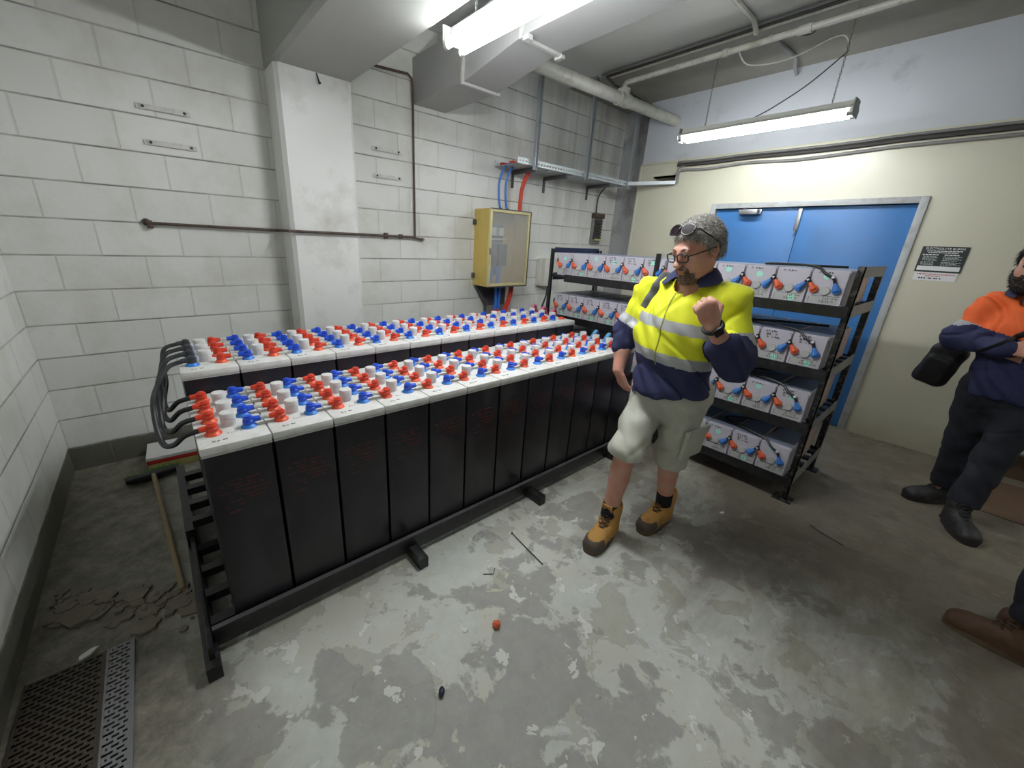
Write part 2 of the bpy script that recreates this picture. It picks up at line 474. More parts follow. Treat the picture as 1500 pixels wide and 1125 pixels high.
def room():
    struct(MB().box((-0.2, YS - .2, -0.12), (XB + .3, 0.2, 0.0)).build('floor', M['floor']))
    struct(MB().box((-0.2, YS - .2, CZ), (XB + .3, 0.2, CZ + .15)).build('ceiling', M['ceiling_paint']))
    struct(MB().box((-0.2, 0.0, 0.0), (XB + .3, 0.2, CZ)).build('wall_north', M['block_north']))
    struct(MB().box((-0.2, YS, 0.0), (0.0, 0.0, CZ)).build('wall_west', M['block_west']))
    struct(MB().box((-0.2, YS - .2, 0.0), (XB + .3, YS, CZ)).build('wall_south', M['block_north']))
    m = MB()
    m.mat = 0
    door = (-2.925, -1.384, 0.0, 1.985); hole = (-0.86, -0.60, 2.275, 2.345)
    ys = [YS, -2.925, -1.384, -0.86, -0.60, -0.42]
    cells_wall(m, XE, XB + .3, ys, [0.0, 1.985, 2.275, 2.345, 2.51], [door, hole])
    m.mat = 1
    m.box((XE, YS, 2.51), (XB + .3, -0.42, CZ))
    m.mat = 2
    m.box((XB, -0.42, 0), (XB + .3, 0.0, CZ))
    m.box((XB + .3, -1.0, 2.2), (XB + .32, -0.45, 2.45))
    struct(m.build('wall_east', [M['cream'], M['plaster'], M['corner_grey']], smooth=None))
    # ledge between the two finishes and cover strip at the corner
    t1 = MB().box((XE - .018, YS, 2.49), (XE, -0.42, 2.515), 0.003).build('trim_1', M['cream']); struct(t1)
    t2 = MB().box((XE - .006, -0.42, 0), (XB, -0.395, 2.50), 0.002).build('trim_2', M['cream']); struct(t2)
    struct(MB().box((XE, -0.87, 2.345), (XE + .05, -0.59, 2.362)).build('trim_3', M['wood_brown']))
    # concrete pillar and the beam it carries
    b = 0.025
    pil = [(1.43 + b, -0.25), (1.93 - b, -0.25), (1.93, -0.25 + b), (1.93, 0.0), (1.43, 0.0), (1.43, -0.25 + b)]
    struct(MB().prism(pil, 0.0, 2.55, Matrix()).build('pillar', M['white_paint'], smooth=None))
    X = Matrix(((1, 0, 0, 0), (0, 0, 1, 0), (0, 1, 0, 0), (0, 0, 0, 1)))
    bp = [(1.43 + b, 2.55), (1.93 - .01, 2.55), (1.93, 2.56), (1.93, CZ), (1.43, CZ), (1.43, 2.55 + b)]
    struct(MB().prism(bp, YS, 0.0, X).build('beam', M['beam_paint'], smooth=None))
    # rusty panel low on the east wall, beside a floor hatch
    struct(MB().box((XE - .004, -5.4, 0.0), (XE, -3.86, 0.19)).build('baseboard_east', M['rust_stain'], smooth=None))
    # double door
    d = thing('door_1', 'blue double door in a pale grey metal frame behind the battery rack', 'door', (XE, -2.154, 0.0)); d['kind'] = 'structure'
    del d['label']; del d['category']
    f = MB()
    y0, y1, z1 = -2.975 + 2.154, -1.334 + 2.154, 2.035
    f.box((-.022, y0, 0), (.12, y0 + .05, z1), .003); f.box((-.022, y1 - .05, 0), (.12, y1, z1), .003); f.box((-.022, y0 + .05, z1 - .05), (.12, y1 - .05, z1), .003)
    f.build('door_frame', M['frame_grey'], d)
    ym = 0.0
    MB().box((.03, y0 + .052, .008), (.075, ym - .002, z1 - .052), .002).build('door_leaf', M['door_blue'], d)
    MB().box((.03, ym + .002, .008), (.075, y1 - .052, z1 - .052), .002).build('door_leaf', M['door_blue'], d)
    c = MB().cbox((-.02, .435, 1.945), (.09, .17, .045), .006).cbox((.02, .435, 1.95), (.03, .20, .05), .004).tube([(-.03, .49, 1.972), (-.03, .49, 1.985), (0.0, .40, 1.992), (.02, .40, 1.992)], .008, 6)
    c.build('door_closer', M['steel'], d)
    MB().cbox((.022, .012, 1.875), (.02, .034, .2), .004).tube([(.012, .012, 1.79), (.012, .012, 1.74), (.0, .012, 1.735)], .006, 6).build('door_bolt', M['steel'], d)

# ------------------------------------------------------------------ services
def services():
    # air duct
    t = thing('air_duct', 'white rectangular sheet-metal air duct running out from the block wall', 'air duct')
    x0, x1 = 2.552, 2.872
    X = Matrix(((0, 0, 1, 0), (1, 0, 0, 0), (0, 1, 0, 0), (0, 0, 0, 1)))   # local (y,z,x)
    prof = [(0, 2.60), (-.712, 2.60), (-1.30, 2.697), (YS, 2.697), (YS, 3.02), (-1.30, 3.02), (-.712, 2.92), (0, 2.92)]
    MB().prism(prof, x0, x1, X).build('duct_body', M['duct_paint'], t, smooth=None)
    for y, z, zt in ((-.712, 2.60, 2.92), (-1.30, 2.697, 3.02)):
        f = MB()
        f.box((x0 - .018, y - .012, z - .018), (x1 + .018, y + .012, z)); f.box((x0 - .018, y - .012, z), (x0, y + .012, zt)); f.box((x1, y - .012, z), (x1 + .018, y + .012, zt))
        if y < -1: f.box((x1 + .0, y - .03, z - .03), (x1 + .03, y + .03, z - .012)); f.box((x0 - .01, y - .06, z - .03), (x0 + .03, y - .015, z - .005))
        f.build('flange', M['flange'], t)
    # fluorescent battens
    def batten(name, label, cx, ztube, yA, yB, reflector, chains):
        t = thing(name, label, 'light fitting', (cx, (yA + yB) / 2, ztube), 0, 'twin-tube fluorescent battens')
        h = (yA - yB) / 2
        body = MB()
        tm = M['tube_worn'] if yA < -4 else M['tube_dim'] if reflector else M['tube']
        X2 = Matrix(((1, 0, 0, 0), (0, 0, 1, 0), (0, 1, 0, 0), (0, 0, 0, 1)))
        body.prism([(-.034, .012), (.034, .012), (.034, .05), (.024, .085), (-.024, .085), (-.034, .05)], -h, h, X2)
        if reflector:
            body.prism([(-.080, .026), (-.05, .044), (.05, .044), (.080, .026), (.083, .030), (.053, .050), (-.053, .050), (-.083, .030)], -h, h, X2)
        body.build('batten_body', M['white_plastic'] if reflector else M['batten_grey'], t, smooth=None)
        for s in (-1, 1):
            MB().tube([(s * .05, -h + .025, 0), (s * .05, h - .025, 0)], .0145, 12).build('tube', tm, t)
            e = MB()
            for k in (-1, 1):
                e.tube([(k * .05, s * (h - .03), 0), (k * .05, s * (h - .004), 0)], .0165, 12).box((k * .05 - .014, min(s * (h - .02), s * h), 0), (k * .05 + .014, max(s * (h - .02), s * h), .05))
            e.box((-.066, min(s * (h - .006), s * (h + .002)), .02), (.066, max(s * (h - .006), s * (h + .002)), .088))
            if reflector:
                e.prism([(-.072, -.018), (.072, -.018), (.086, .030), (.056, .056), (.03, .088), (-.03, .088), (-.056, .056), (-.086, .030)], s * (h + .001), s * (h + .004), X2)
            e.build('lamp_holder', M['white_plastic'] if not reflector else M['grey_conduit'], t)
        for cy in chains:
            ch = MB(); z = .085; k = 0
            while z < CZ - ztube - .01:
                a = PI / 2 * (k % 2)
                pts = []
                for q in range(9):
                    w = 2 * PI * q / 8
                    pts.append((math.cos(w) * .006 * math.cos(a), cy - (yA + yB) / 2 + math.cos(w) * .006 * math.sin(a), z + .011 + math.sin(w) * .012))
                ch.tube(pts, .0018, 4, False)
                z += .0195; k += 1
            ch.build('chain', M['steel'], t)
        return t
    batten('fluorescent_light', 'lit twin-tube fluorescent batten hung beside the concrete beam', 2.055, 2.49, -1.31, -2.53, False, (-1.5, -2.35))
    batten('fluorescent_light', 'lit twin-tube fluorescent batten hung on chains before the blue door wall', 4.60, 2.495, -1.31, -2.525, True, (-1.50, -2.38))
    batten('fluorescent_light', 'lit twin-tube fluorescent batten further south along the door wall, beyond the picture', 4.60, 2.495, -4.9, -6.1, True, (-5.1, -5.95))
    # big white pipe with tee
    t = thing('drain_pipe', 'fat white plastic pipe running under the ceiling into the cream wall', 'pipe')
    MB().tube([(3.05, -.70, CZ), (3.05, -.70, 2.99), (3.065, -.70, 2.935), (3.105, -.70, 2.90), (3.16, -.70, 2.89), (4.44, -.728, 2.90), (XE + .01, -.755, 2.908)], .052, 16).build('main_pipe', M['pipe_white'], t)
    MB().tube([(4.36, -.726, 2.899), (4.52, -.73, 2.90)], .062, 16).tube([(4.44, -.728, 2.91), (4.44, -.728, 2.985)], .06, 16).build('tee_fitting', M['pipe_white'], t)
    MB().tube([(4.44, -.728, 2.97), (4.44, -.728, 3.01), (4.438, -.745, 3.032), (4.435, -.78, 3.035), (4.39, -2.55, 3.02), (4.35, -3.6, 3.02)], .022, 12).build('branch_pipe', M['pipe_white'], t)
    MB().tube([(4.402, -2.12, 3.023), (4.399, -2.2, 3.022)], .030, 12).build('coupling', M['pipe_white'], t); MB().tube([(4.414, -1.62, 3.028), (4.413, -1.66, 3.028)], .029, 12).build('coupling', M['pipe_white'], t)
    for i, (x, m, lab) in enumerate(((4.375, 'grey_conduit', 'grey conduit along the ceiling, nearest the fat white pipe branch'), (4.425, 'dark_conduit', 'dark conduit along the ceiling between a grey and a pale conduit'), (4.47, 'pipe_white', 'pale conduit along the ceiling, closest to the door wall'))):
        c = MB().tube([(x - .0, -.50 - .02 * i, CZ - .02), (x - .02, -3.6, CZ - .02)], .012, 8)
        if i == 1:
            c.tube([(x, -.52, CZ - .02), (x + .2, -.47, CZ - .03), (5.45, -.45, CZ - .05)], .012, 8)
        tag(c.build('ceiling_conduit', M[m]), lab, 'conduit', 'conduits clipped along the ceiling')
    c = MB().tube([(3.6, -1.86, CZ - .018), (4.28, -1.855, CZ - .02), (4.34, -1.85, CZ - .04), (4.385, -1.85, CZ - .07)], .017, 8)
    tag(c.build('ceiling_conduit', M['pipe_white']), 'white conduit crossing the ceiling and dipping over the branch pipe', 'conduit')
    c = MB().tube([(4.62, -1.86, CZ - .02), (5.16, -1.89, CZ - .02), (5.23, -1.87, CZ - .02), (5.30, -1.85, CZ - .035), (5.46, -1.83, CZ - .05)], .015, 8)
    tag(c.build('ceiling_conduit', M['corner_grey']), 'grey conduit across the bare ceiling ending at the cream wall', 'conduit')
    # circled numeral on the slab
    n = MB()
    cx, cy = 4.78, -2.05; rr = .05
    pts = [(cx + rr * math.cos(a * PI / 12), cy + rr * math.sin(a * PI / 12), CZ - .001) for a in range(25)]
    n.tube(pts, .005, 4, False); n.tube([(cx - .03, cy + .0, CZ - .001), (cx + .03, cy + .0, CZ - .001)], .006, 4); n.tube([(cx + .03, cy, CZ - .001), (cx + .012, cy + .018, CZ - .001)], .005, 4)
    tag(n.build('ceiling_marking', M['ink']), 'circled number one drawn on the bare ceiling slab', 'marking')
    # white loop of flex from the conduits to the light chain
    def bez(pts, n=24):
        pts = [V(p) for p in pts]; out = []
        for i in range(len(pts) - 1):
            p0 = pts[max(i - 1, 0)]; p1 = pts[i]; p2 = pts[i + 1]; p3 = pts[min(i + 2, len(pts) - 1)]
            for k in range(n // 2):
                t_ = k / (n // 2)
                out.append(0.5 * ((2 * p1) + (p2 - p0) * t_ + (2 * p0 - 5 * p1 + 4 * p2 - p3) * t_ ** 2 + (3 * p1 - p0 - 3 * p2 + p3) * t_ ** 3))
        out.append(pts[-1]); return out
    global BEZ
    BEZ = bez
    tag(MB().tube(bez([(4.45, -1.72, 3.03), (4.50, -1.80, 2.93), (4.55, -2.05, 2.92), (4.6, -2.30, 3.0), (4.61, -2.375, 2.95), (4.61, -2.385, 2.88)]), .005, 6).build('power_flex', M['pipe_white']), 'white flex looping below the ceiling pipe to the light chain', 'cable')
    tag(MB().tube(bez([(4.61, -2.39, 2.90), (4.6, -2.2, 2.74), (4.6, -2.0, 2.63), (4.6, -1.88, 2.582)]), .004, 6).build('power_flex', M['black_rubber']), 'black flex drooping from the chain to the middle of the batten', 'cable')
    # cable tray
    t = thing('cable_tray', 'galvanised perforated cable tray hung along the block wall', 'cable tray', (3.45, -.03, 2.255))
    Lx = 1.83
    b = MB().box((0, -.33, 0), (Lx, 0, .003))
    for k in range(14):
        b.box((.06 + k * .13, -.30, -.004), (.075 + k * .13, -.03, 0))
    b.build('tray_base', M['galv'], t, smooth=None)
    for y, nm in ((-.33, 'front'), (0.0, 'rear')):
        r = MB(); npf = 44; w = Lx / npf
        r.box((0, y - .002, 0), (Lx, y + .002, .016)); r.box((0, y - .002, .034), (Lx, y + .002, .052)); r.box((0, y - .008, .05), (Lx, y + .008, .053))
        for k in range(npf):
            r.box((k * w, y - .002, .016), (k * w + w * .45, y + .002, .034))
        r.build('side_rail', M['galv_light'], t, smooth=None)
    for x, lab in ((3.645, 'strut hanger nearest the yellow cabinet'), (4.435, 'strut hanger at the middle of the tray'), (5.265, 'strut hanger at the wall corner')):
        s = MB(); y = -.385
        s.box((x - .02, y, 2.22), (x + .02, y + .004, CZ)); s.box((x - .02, y - .03, 2.22), (x - .017, y, CZ)); s.box((x + .017, y - .03, 2.22), (x + .02, y, CZ))
        s.box((x - .05, y - .045, CZ - .006), (x + .05, y + .03, CZ))
        tag(s.build('strut_hanger', M['galv'], smooth=None), 'galvanised ' + lab + ' under the ceiling', 'hanger', 'hangers of the cable tray')
    for x, lab in ((3.72, 'behind the red cable'), (4.20, 'between two hangers'), (4.98, 'above the grey meter')):
        s = MB().box((x - .015, -.33, 2.215), (x + .015, 0, 2.25)).box((x - .015, -.012, 2.09), (x + .015, 0, 2.215))
        tag(s.build('wall_mount_bracket', M['dark_grey'], smooth=None), 'small grey bracket under the cable tray ' + lab, 'bracket', 'wall brackets under the tray')
    s = MB()
    ax, ay, bx, by = 5.25, -.40, 5.45, -.90
    d = V((bx - ax, by - ay, 0)).normalized(); nrm = V((-d.y, d.x, 0))
    Xs = Matrix(((d.x, nrm.x, 0, ax), (d.y, nrm.y, 0, ay), (0, 0, 1, 2.255), (0, 0, 0, 1)))
    s.box((0, -.02, 0), (.52, .02, .004), X=Xs).box((0, -.02, 0), (.52, -.017, .04), X=Xs).box((0, .017, 0), (.52, .02, .04), X=Xs)
    tag(s.build('channel_strut', M['galv'], smooth=None), 'short galvanised channel from tray corner to cream wall', 'strut')
    # cables on the tray and into the cabinet
    for x, m, lab in ((3.465, 'cable_blue', 'blue cable from tray to cabinet, further from the red cable'), (3.555, 'cable_blue', 'blue cable from tray to cabinet, next to the red cable')):
        c = MB().tube(bez([(x + .45, -.2, 2.285), (x + .12, -.17, 2.285), (x + .03, -.14, 2.25), (x - .02, -.12, 2.12), (x - .02, -.12, 1.98), (x + .01, -.12, 1.845)]), .011, 10)
        tag(c.build('power_cable', M[m]), lab, 'cable', 'blue cables above the cabinet')
    c = MB()
    for dx in (0, .024):
        c.tube(bez([(4.15, -.28 + dx, 2.285), (3.85, -.26, 2.285), (3.78 + dx, -.18, 2.24), (3.745 + dx, -.13, 2.10), (3.735 + dx, -.12, 1.98), (3.735 + dx, -.12, 1.845)]), .0125, 10)
    tag(c.build('power_cable', M['cable_red']), 'pair of red cables dropping from tray to cabinet', 'cable')
    c = MB()
    for dy in (-.09, -.125, -.23, -.26):
        c.tube([(3.47, dy, 2.275), (3.9, dy, 2.272), (4.1, dy, 2.272)], .011, 8)
    tag(c.build('power_cable', M['cable_red']), 'red cables lying in the end of the tray', 'cable')
    # conduits along the ledge of the east wall
    for i, (zo, r, m, lab) in enumerate(((0.0, .017, 'dark_conduit', 'thick dark cable run under the wall ledge'), (.032, .011, 'grey_conduit', 'grey cable run just under the wall ledge'), (-.045, .013, 'grey_conduit', 'lowest grey cable sagging along the cream wall'))):
        sag = .018 if i == 2 else .006
        pts = [(XE - .02, -.87, 2.455 + zo)]
        for y, dz in ((-1.2, -sag), (-1.6, 0), (-2.0, -sag), (-2.45, -.004), (-2.73, .004), (-3.4, 0), (-4.5, 0), (-6.1, 0)):
            pts.append((XE - .02, y, 2.452 + zo + dz))
        if i == 2:
            pts = [(XE - .02, -.90, 2.27), (XE - .025, -.905, 2.36), (XE - .02, -.95, 2.40)] + pts[1:]
        tag(MB().tube(bez(pts, 8), r, 8).build('wall_cable', M[m]), lab, 'cable', 'cables along the cream wall')
    tag(MB().tube(bez([(XE - .03, -.885, 2.265), (XE - .03, -.885, 2.35), (XE - .03, -.90, 2.42), (XE - .025, -.96, 2.445)]), .008, 8).build('wall_cable', M['grey_conduit']), 'short grey cable rising out of the wall opening', 'cable')
    # rusty conduit on the block wall, passing round the pillar
    t = thing('rusty_conduit', 'rusty brown conduit running across block wall and pillar', 'conduit')
    MB().tube([(.645, -.03, 1.56), (1.40, -.03, 1.553), (1.405, -.275, 1.553), (1.955, -.275, 1.553), (1.96, -.03, 1.553), (2.50, -.03, 1.55), (2.62, -.028, 1.535)], .0095, 10).build('conduit', M['rust_pipe'], t)
    MB().tube([(2.535, -.032, 1.55), (2.533, -.032, 2.70), (2.525, -.032, 2.765), (2.49, -.032, 2.79), (2.24, -.032, 2.775), (2.0, -.032, 2.77)], .0095, 10).build('riser', M['rust_pipe'], t)
    for x in (.66, 2.255, 2.40):
        MB().cbox((x, -.018, 1.553), (.03, .036, .05 if x < 2.3 else .035), .004).build('saddle_clip', M['rust_pipe'], t)
    MB().lathe([(.022, 0), (.022, .02), (.012, .026)], 14, Matrix.Translation((.645, 0, 1.565)) @ Matrix.Rotation(PI / 2, 4, 'X')).build('end_cap', M['dark_conduit'], t)
    MB().tube([(2.62, -.005, 1.535), (2.62, -.035, 1.535)], .016, 10).build('plugged_end', M['grey_conduit'], t)['label'] = 'grey plugged end'
    # flat bars left on the blocks
    for (x, z, lab) in ((.845, 2.207, 'upper flat bar bracket, west of the pillar'), (.85, 2.02, 'lower flat bar bracket, west of the pillar'), (2.30, 2.219, 'upper flat bar bracket, between pillar and rusty riser'), (2.30, 2.02, 'lower flat bar bracket, between pillar and rusty riser')):
        t = thing('wall_bracket', 'painted ' + lab, 'bracket', (x, 0, z), 0, 'flat bars bolted on the block wall')
        MB().box((-.115, -.016, -.014), (.115, -.010, .014), .002).box((-.13, -.010, -.013), (-.10, 0, .013)).box((.10, -.010, -.013), (.13, 0, .013)).build('bar', M['plug_white'], t)
        for s in (-1, 1):
            MB().lathe([(.0085, 0), (.0085, .006), (.005, .010)], 6, Matrix.Translation((s * .1, -.014, 0)) @ Matrix.Rotation(PI / 2, 4, 'X')).build('bolt', M['dark_conduit'], t)
    tag(MB().tube([(1.69, -.252, 2.545), (1.695, -.27, 2.50), (1.70, -.275, 2.485)], [.004, .005, .009], 6).build('hook', M['ink']), 'small dark hook at the top of the pillar', 'hook')
    # grey meter / terminal block on the wall
    t = thing('wall_mounted_terminal_box', 'grimy grey terminal box on block wall below the tray', 'terminal box', (5.25, 0, 1.76))
    MB().box((-.10, -.03, -.18), (.09, 0, .17), .004).build('back_plate', M['grey_conduit'], t)
    q = MB()
    for k in range(7):
        q.box((-.07, -.055, -.12 + k * .035), (.07, -.03, -.095 + k * .035))
    q.build('terminal_strip', M['dark_conduit'], t)
    MB().box((-.12, -.05, .13), (.11, -.01, .19), .004).build('cover', M['rust_pipe'], t)
    MB().box((-.06, -.056, -.14), (.075, -.05, -.118)).build('name_plate', M['cab_edge'], t)
    tag(MB().tube(bez([(5.22, -.10, 2.25), (5.20, -.03, 2.15), (5.20, -.02, 2.0), (5.205, -.025, 1.94)]), .008, 8).build('control_cable', M['black_rubber']), 'thin black cable from the tray down to the terminal box', 'cable')
    # white trunking box behind the rack post
    tag(MB().box((4.24, -.10, 1.065), (4.50, 0, 1.385), .006).box((4.20, -.06, 1.07), (4.24, 0, 1.38), .004).build('junction_box', M['white_plastic']), 'white junction box low on the block wall behind the rack', 'junction box')
    tag(MB().tube(bez([(4.36, -.06, 1.06), (4.30, -.10, .95), (4.22, -.12, .80), (4.18, -.15, .60), (4.3, -.2, .3), (4.5, -.2, .05)]), .011, 8).build('black_cable', M['black_rubber']), 'black cable hanging below the white junction box', 'cable')

def cabinet():
    x0, x1, z0, z1, d = 3.24, 3.79, 1.105, 1.85, -.25
    t = thing('fuse_cabinet', 'yellow fuse cabinet with a clear door on the block wall', 'cabinet', (x0, 0, z0))
    W, H, D, w = x1 - x0, z1 - z0, -d, .012
    b = MB().box((0, -D + .03, 0), (w, 0, H)).box((W - w, -D + .03, 0), (W, 0, H)).box((w, -D + .03, 0), (W - w, 0, w)).box((w, -D + .03, H - w), (W - w, 0, H)).box((w, -w, w), (W - w, 0, H - w))
    b.build('cabinet_body', M['yellow_cab'], t, smooth=None)
    f = MB(); e = .03
    f.box((0, -D, 0), (e, -D + .026, H), .003).box((W - e, -D, 0), (W, -D + .026, H), .003).box((e, -D, 0), (W - e, -D + .026, e), .003).box((e, -D, H - e), (W - e, -D + .026, H), .003)
    dr = f.build('cabinet_door', M['cab_edge'], t)
    MB().box((e, -D + .010, e), (W - e, -D + .014, H - e)).build('window_pane', M['acrylic'], dr)
    MB().box((-.004, -D - .004, -.006), (W + .004, -D + .002, .006)).box((W - .006, -D - .004, 0), (W + .005, -D + .002, H)).box((0, -D - .004, H - .006), (W, -D + .002, H + .004)).build('edge_strip', M['dark_grey'], dr)
    MB().cbox((.012, -D - .006, H * .47), (.02, .015, .06), .004).build('latch', M['steel'], dr)
    q = MB().box((.07, -.06, .10), (.34, -.02, .62))
    q.build('back_board', M['dark_grey'], t)
    MB().box((.05, -.09, .46), (.36, -.02, .475)).build('shelf_bar', M['white_plastic'], t)
    for k in range(2):
        MB().box((.12 + k * .10, -.14, .50), (.18 + k * .10, -.05, .58), .006).build('fuse_holder', M['white_plastic'], t)
    for k in range(2):
        MB().box((.09 + k * .13, -.15, .20), (.20 + k * .13, -.05, .42), .008).build('isolator', M['black_rubber'], t)
        MB().tube([(.15 + k * .11, -.11, .20), (.145 + k * .11, -.12, .10), (.14 + k * .1, -.12, .012)], .022, 10).build('inner_cable', M['cable_blue'], t)
    for k in range(2):
        MB().lathe([(.024, 0), (.024, .012), (.016, .022)], 14, c=(.235 + k * .095, -.12, H)).build('cable_gland', M['black_rubber'], t)
    for z in (.10, .62):
        MB().cbox((-.012, -.02, z), (.03, .03, .05), .005).build('hinge_lug', M['dark_grey'], t)
    # tapering skirt below
    X = Matrix(((1, 0, 0, 0), (0, 0, 1, 0), (0, 1, 0, 0), (0, 0, 0, 1)))
    MB().prism([(.0, 0), (.42, 0), (.42, -.45), (.15, -.45), (.15, -.22)], -.06, -.02, X).build('gusset_plate', M['dark_grey'], t, smooth=None)
    tk = MB().box((3.40, -.07, .0), (3.66, -.061, .88)); tag(tk.build('cable_riser', M['grey_conduit'], smooth=None), 'grey backing plate behind cables below the cabinet', 'cable riser')
    for k in range(2):
        c = MB().tube([(3.46 + k * .055, -.13, 1.10), (3.465 + k * .04, -.13, .90), (3.45 + k * .045, -.13, .80), (3.45 + k * .045, -.13, .45)], .016, 10)
        tag(c.build('power_cable', M['cable_blue']), 'blue cable below the cabinet, ' + ('further from' if k == 0 else 'next to') + ' the red cables', 'cable', 'cables below the cabinet')
        tag(MB().tube([(3.45 + k * .045, -.13, .845), (3.45 + k * .045, -.13, .74)], .0195, 10).build('cable_sleeve', M['cable_red']), 'red sleeve on the blue cable ' + ('further from' if k == 0 else 'nearer') + ' the red cables', 'sleeve', 'sleeves below the cabinet')
    c = MB()
    for k in range(3):
        c.tube([(3.67 + k * .018, -.13, 1.10), (3.64 + k * .02, -.14, .98), (3.575 + k * .022, -.13, .80), (3.575 + k * .022, -.13, .45)], .0125, 8)
    tag(c.build('power_cable', M['cable_red']), 'bunch of red cables slanting below the cabinet', 'cable')

# ------------------------------------------------------------------ flooded cells
PITCH = 0.2217; CW = 0.2195; X0 = 0.637
ROWS = dict(front=dict(y=-1.935, z=0.851, d=.562), rear=dict(y=-1.355, z=0.952, d=.565))
PY = (.105, .225, .345, .465); CY = (.160, .280, .400); XA, XC, XD = .053, .108, .165

def marks_mesh(rows, rnd, w, h, thick, style):
    """rows of tiny pen or print strokes in local xz plane (y=0 toward -y)"""
    m = MB()
    for (x0, x1, z) in rows:
        x = x0
        while x < x1:
            dx = rnd.uniform(.5, 1.4) * w
            dz = rnd.uniform(.55, 1.1) * h
            if rnd.random() < .82:
                a = rnd.uniform(-.5, .5) if style == 'pen' else 0
                c = V((x + dx / 2, 0, z + rnd.uniform(-.1, .1) * h))
                X = Matrix.Translation(c) @ Matrix.Rotation(a, 4, 'Y')
                if style == 'pen':
                    m.cbox((0, 0, 0), (thick, .0008, dz), X=X)
                    if rnd.random() < .7: m.cbox((dx * .25, 0, dz * rnd.uniform(-.4, .4)), (dx * .7, .0008, thick), X=X)
                    if rnd.random() < .4: m.cbox((dx * .5, 0, 0), (thick, .0008, dz * .8), X=X)
                else:
                    m.cbox((0, 0, 0), (dx, .0008, dz * .5), X=X)
            x += dx * 1.25
    return m

def make_cell(first_red, d):
    t = thing('battery_cell', 'x', 'battery cell')
    hb = .751
    MB().box((.004, .004, 0), (CW - .004, d - .004, hb - .025), .006).build('cell_case', M['cell_case'], t)
    l = MB().box((0, 0, hb - .03), (CW, d, hb), .008)
    l.build('cell_lid', M['lid_grey'], t)
    MB().box((.0015, .0015, hb - .037), (CW - .0015, d - .0015, hb - .029)).build('lid_rim', M['cap_grey'], t)
    for xs, m in ((XA, 'red_base' if first_red else 'blue_base'), (XD, 'blue_base' if first_red else 'red_base')):
        for y in PY:
            MB().lathe([(.0275, 0), (.0275, .003), (.0215, .009), (.017, .014)], 18).build('pole_seal', M[m], t, loc=(xs, y, hb))
    for y in CY:
        MB().lathe([(.024, 0), (.024, .014), (.0258, .015), (.0258, .031), (.0248, .032), (.0248, .033), (.0264, .034), (.0264, .049), (.0245, .052)], 20).build('vent_plug', M['plug_white'], t, loc=(XC, y, hb))
    rnd = random.Random(3)
    rows = [(.055, .15, .60), (.035, .13, .585), (.06, .17, .572), (.03, .12, .557), (.11, .19, .552), (.10, .195, .535), (.06, .16, .518), (.04, .10, .50), (.05, .09, .475)]
    marks_mesh(rows, rnd, .012, .012, .002, 'print').build('printing', M['print_red'], t, loc=(0, .0035, 0), smooth=None)
    # pen marks on the lid, laid flat
    pk = marks_mesh([(.03, .085, 0)], rnd, .010, .010, .0018, 'pen')
    pk.v = [(p[0], p[2], p[1]) for p in pk.v]
    pk.build('pen_marks', M['ink'], t, loc=(.0, .04, hb + .0006), smooth=None)
    pk = marks_mesh([(.09, .14, 0)], rnd, .010, .012, .0016, 'pen')
    pk.v = [(p[0], p[2], p[1]) for p in pk.v]
    pk.build('pen_marks', M['cap_grey'], t, loc=(.0, .085, hb + .0006), smooth=None)
    return t

def boot_mb(dirx):
    """moulded terminal cover pointing toward +-x"""
    m = MB().lathe([(.0175, .010), (.0192, .014), (.0192, .025), (.015, .028), (.0170, .030), (.0175, .037), (.012, .0385), (.0115, .042), (.004, .043)], 16)
    m.tube([(dirx * .008, 0, .0245), (dirx * .026, 0, .0245), (dirx * .040, 0, .0240)], [.0125, .0115, .0100], 10)
    return m

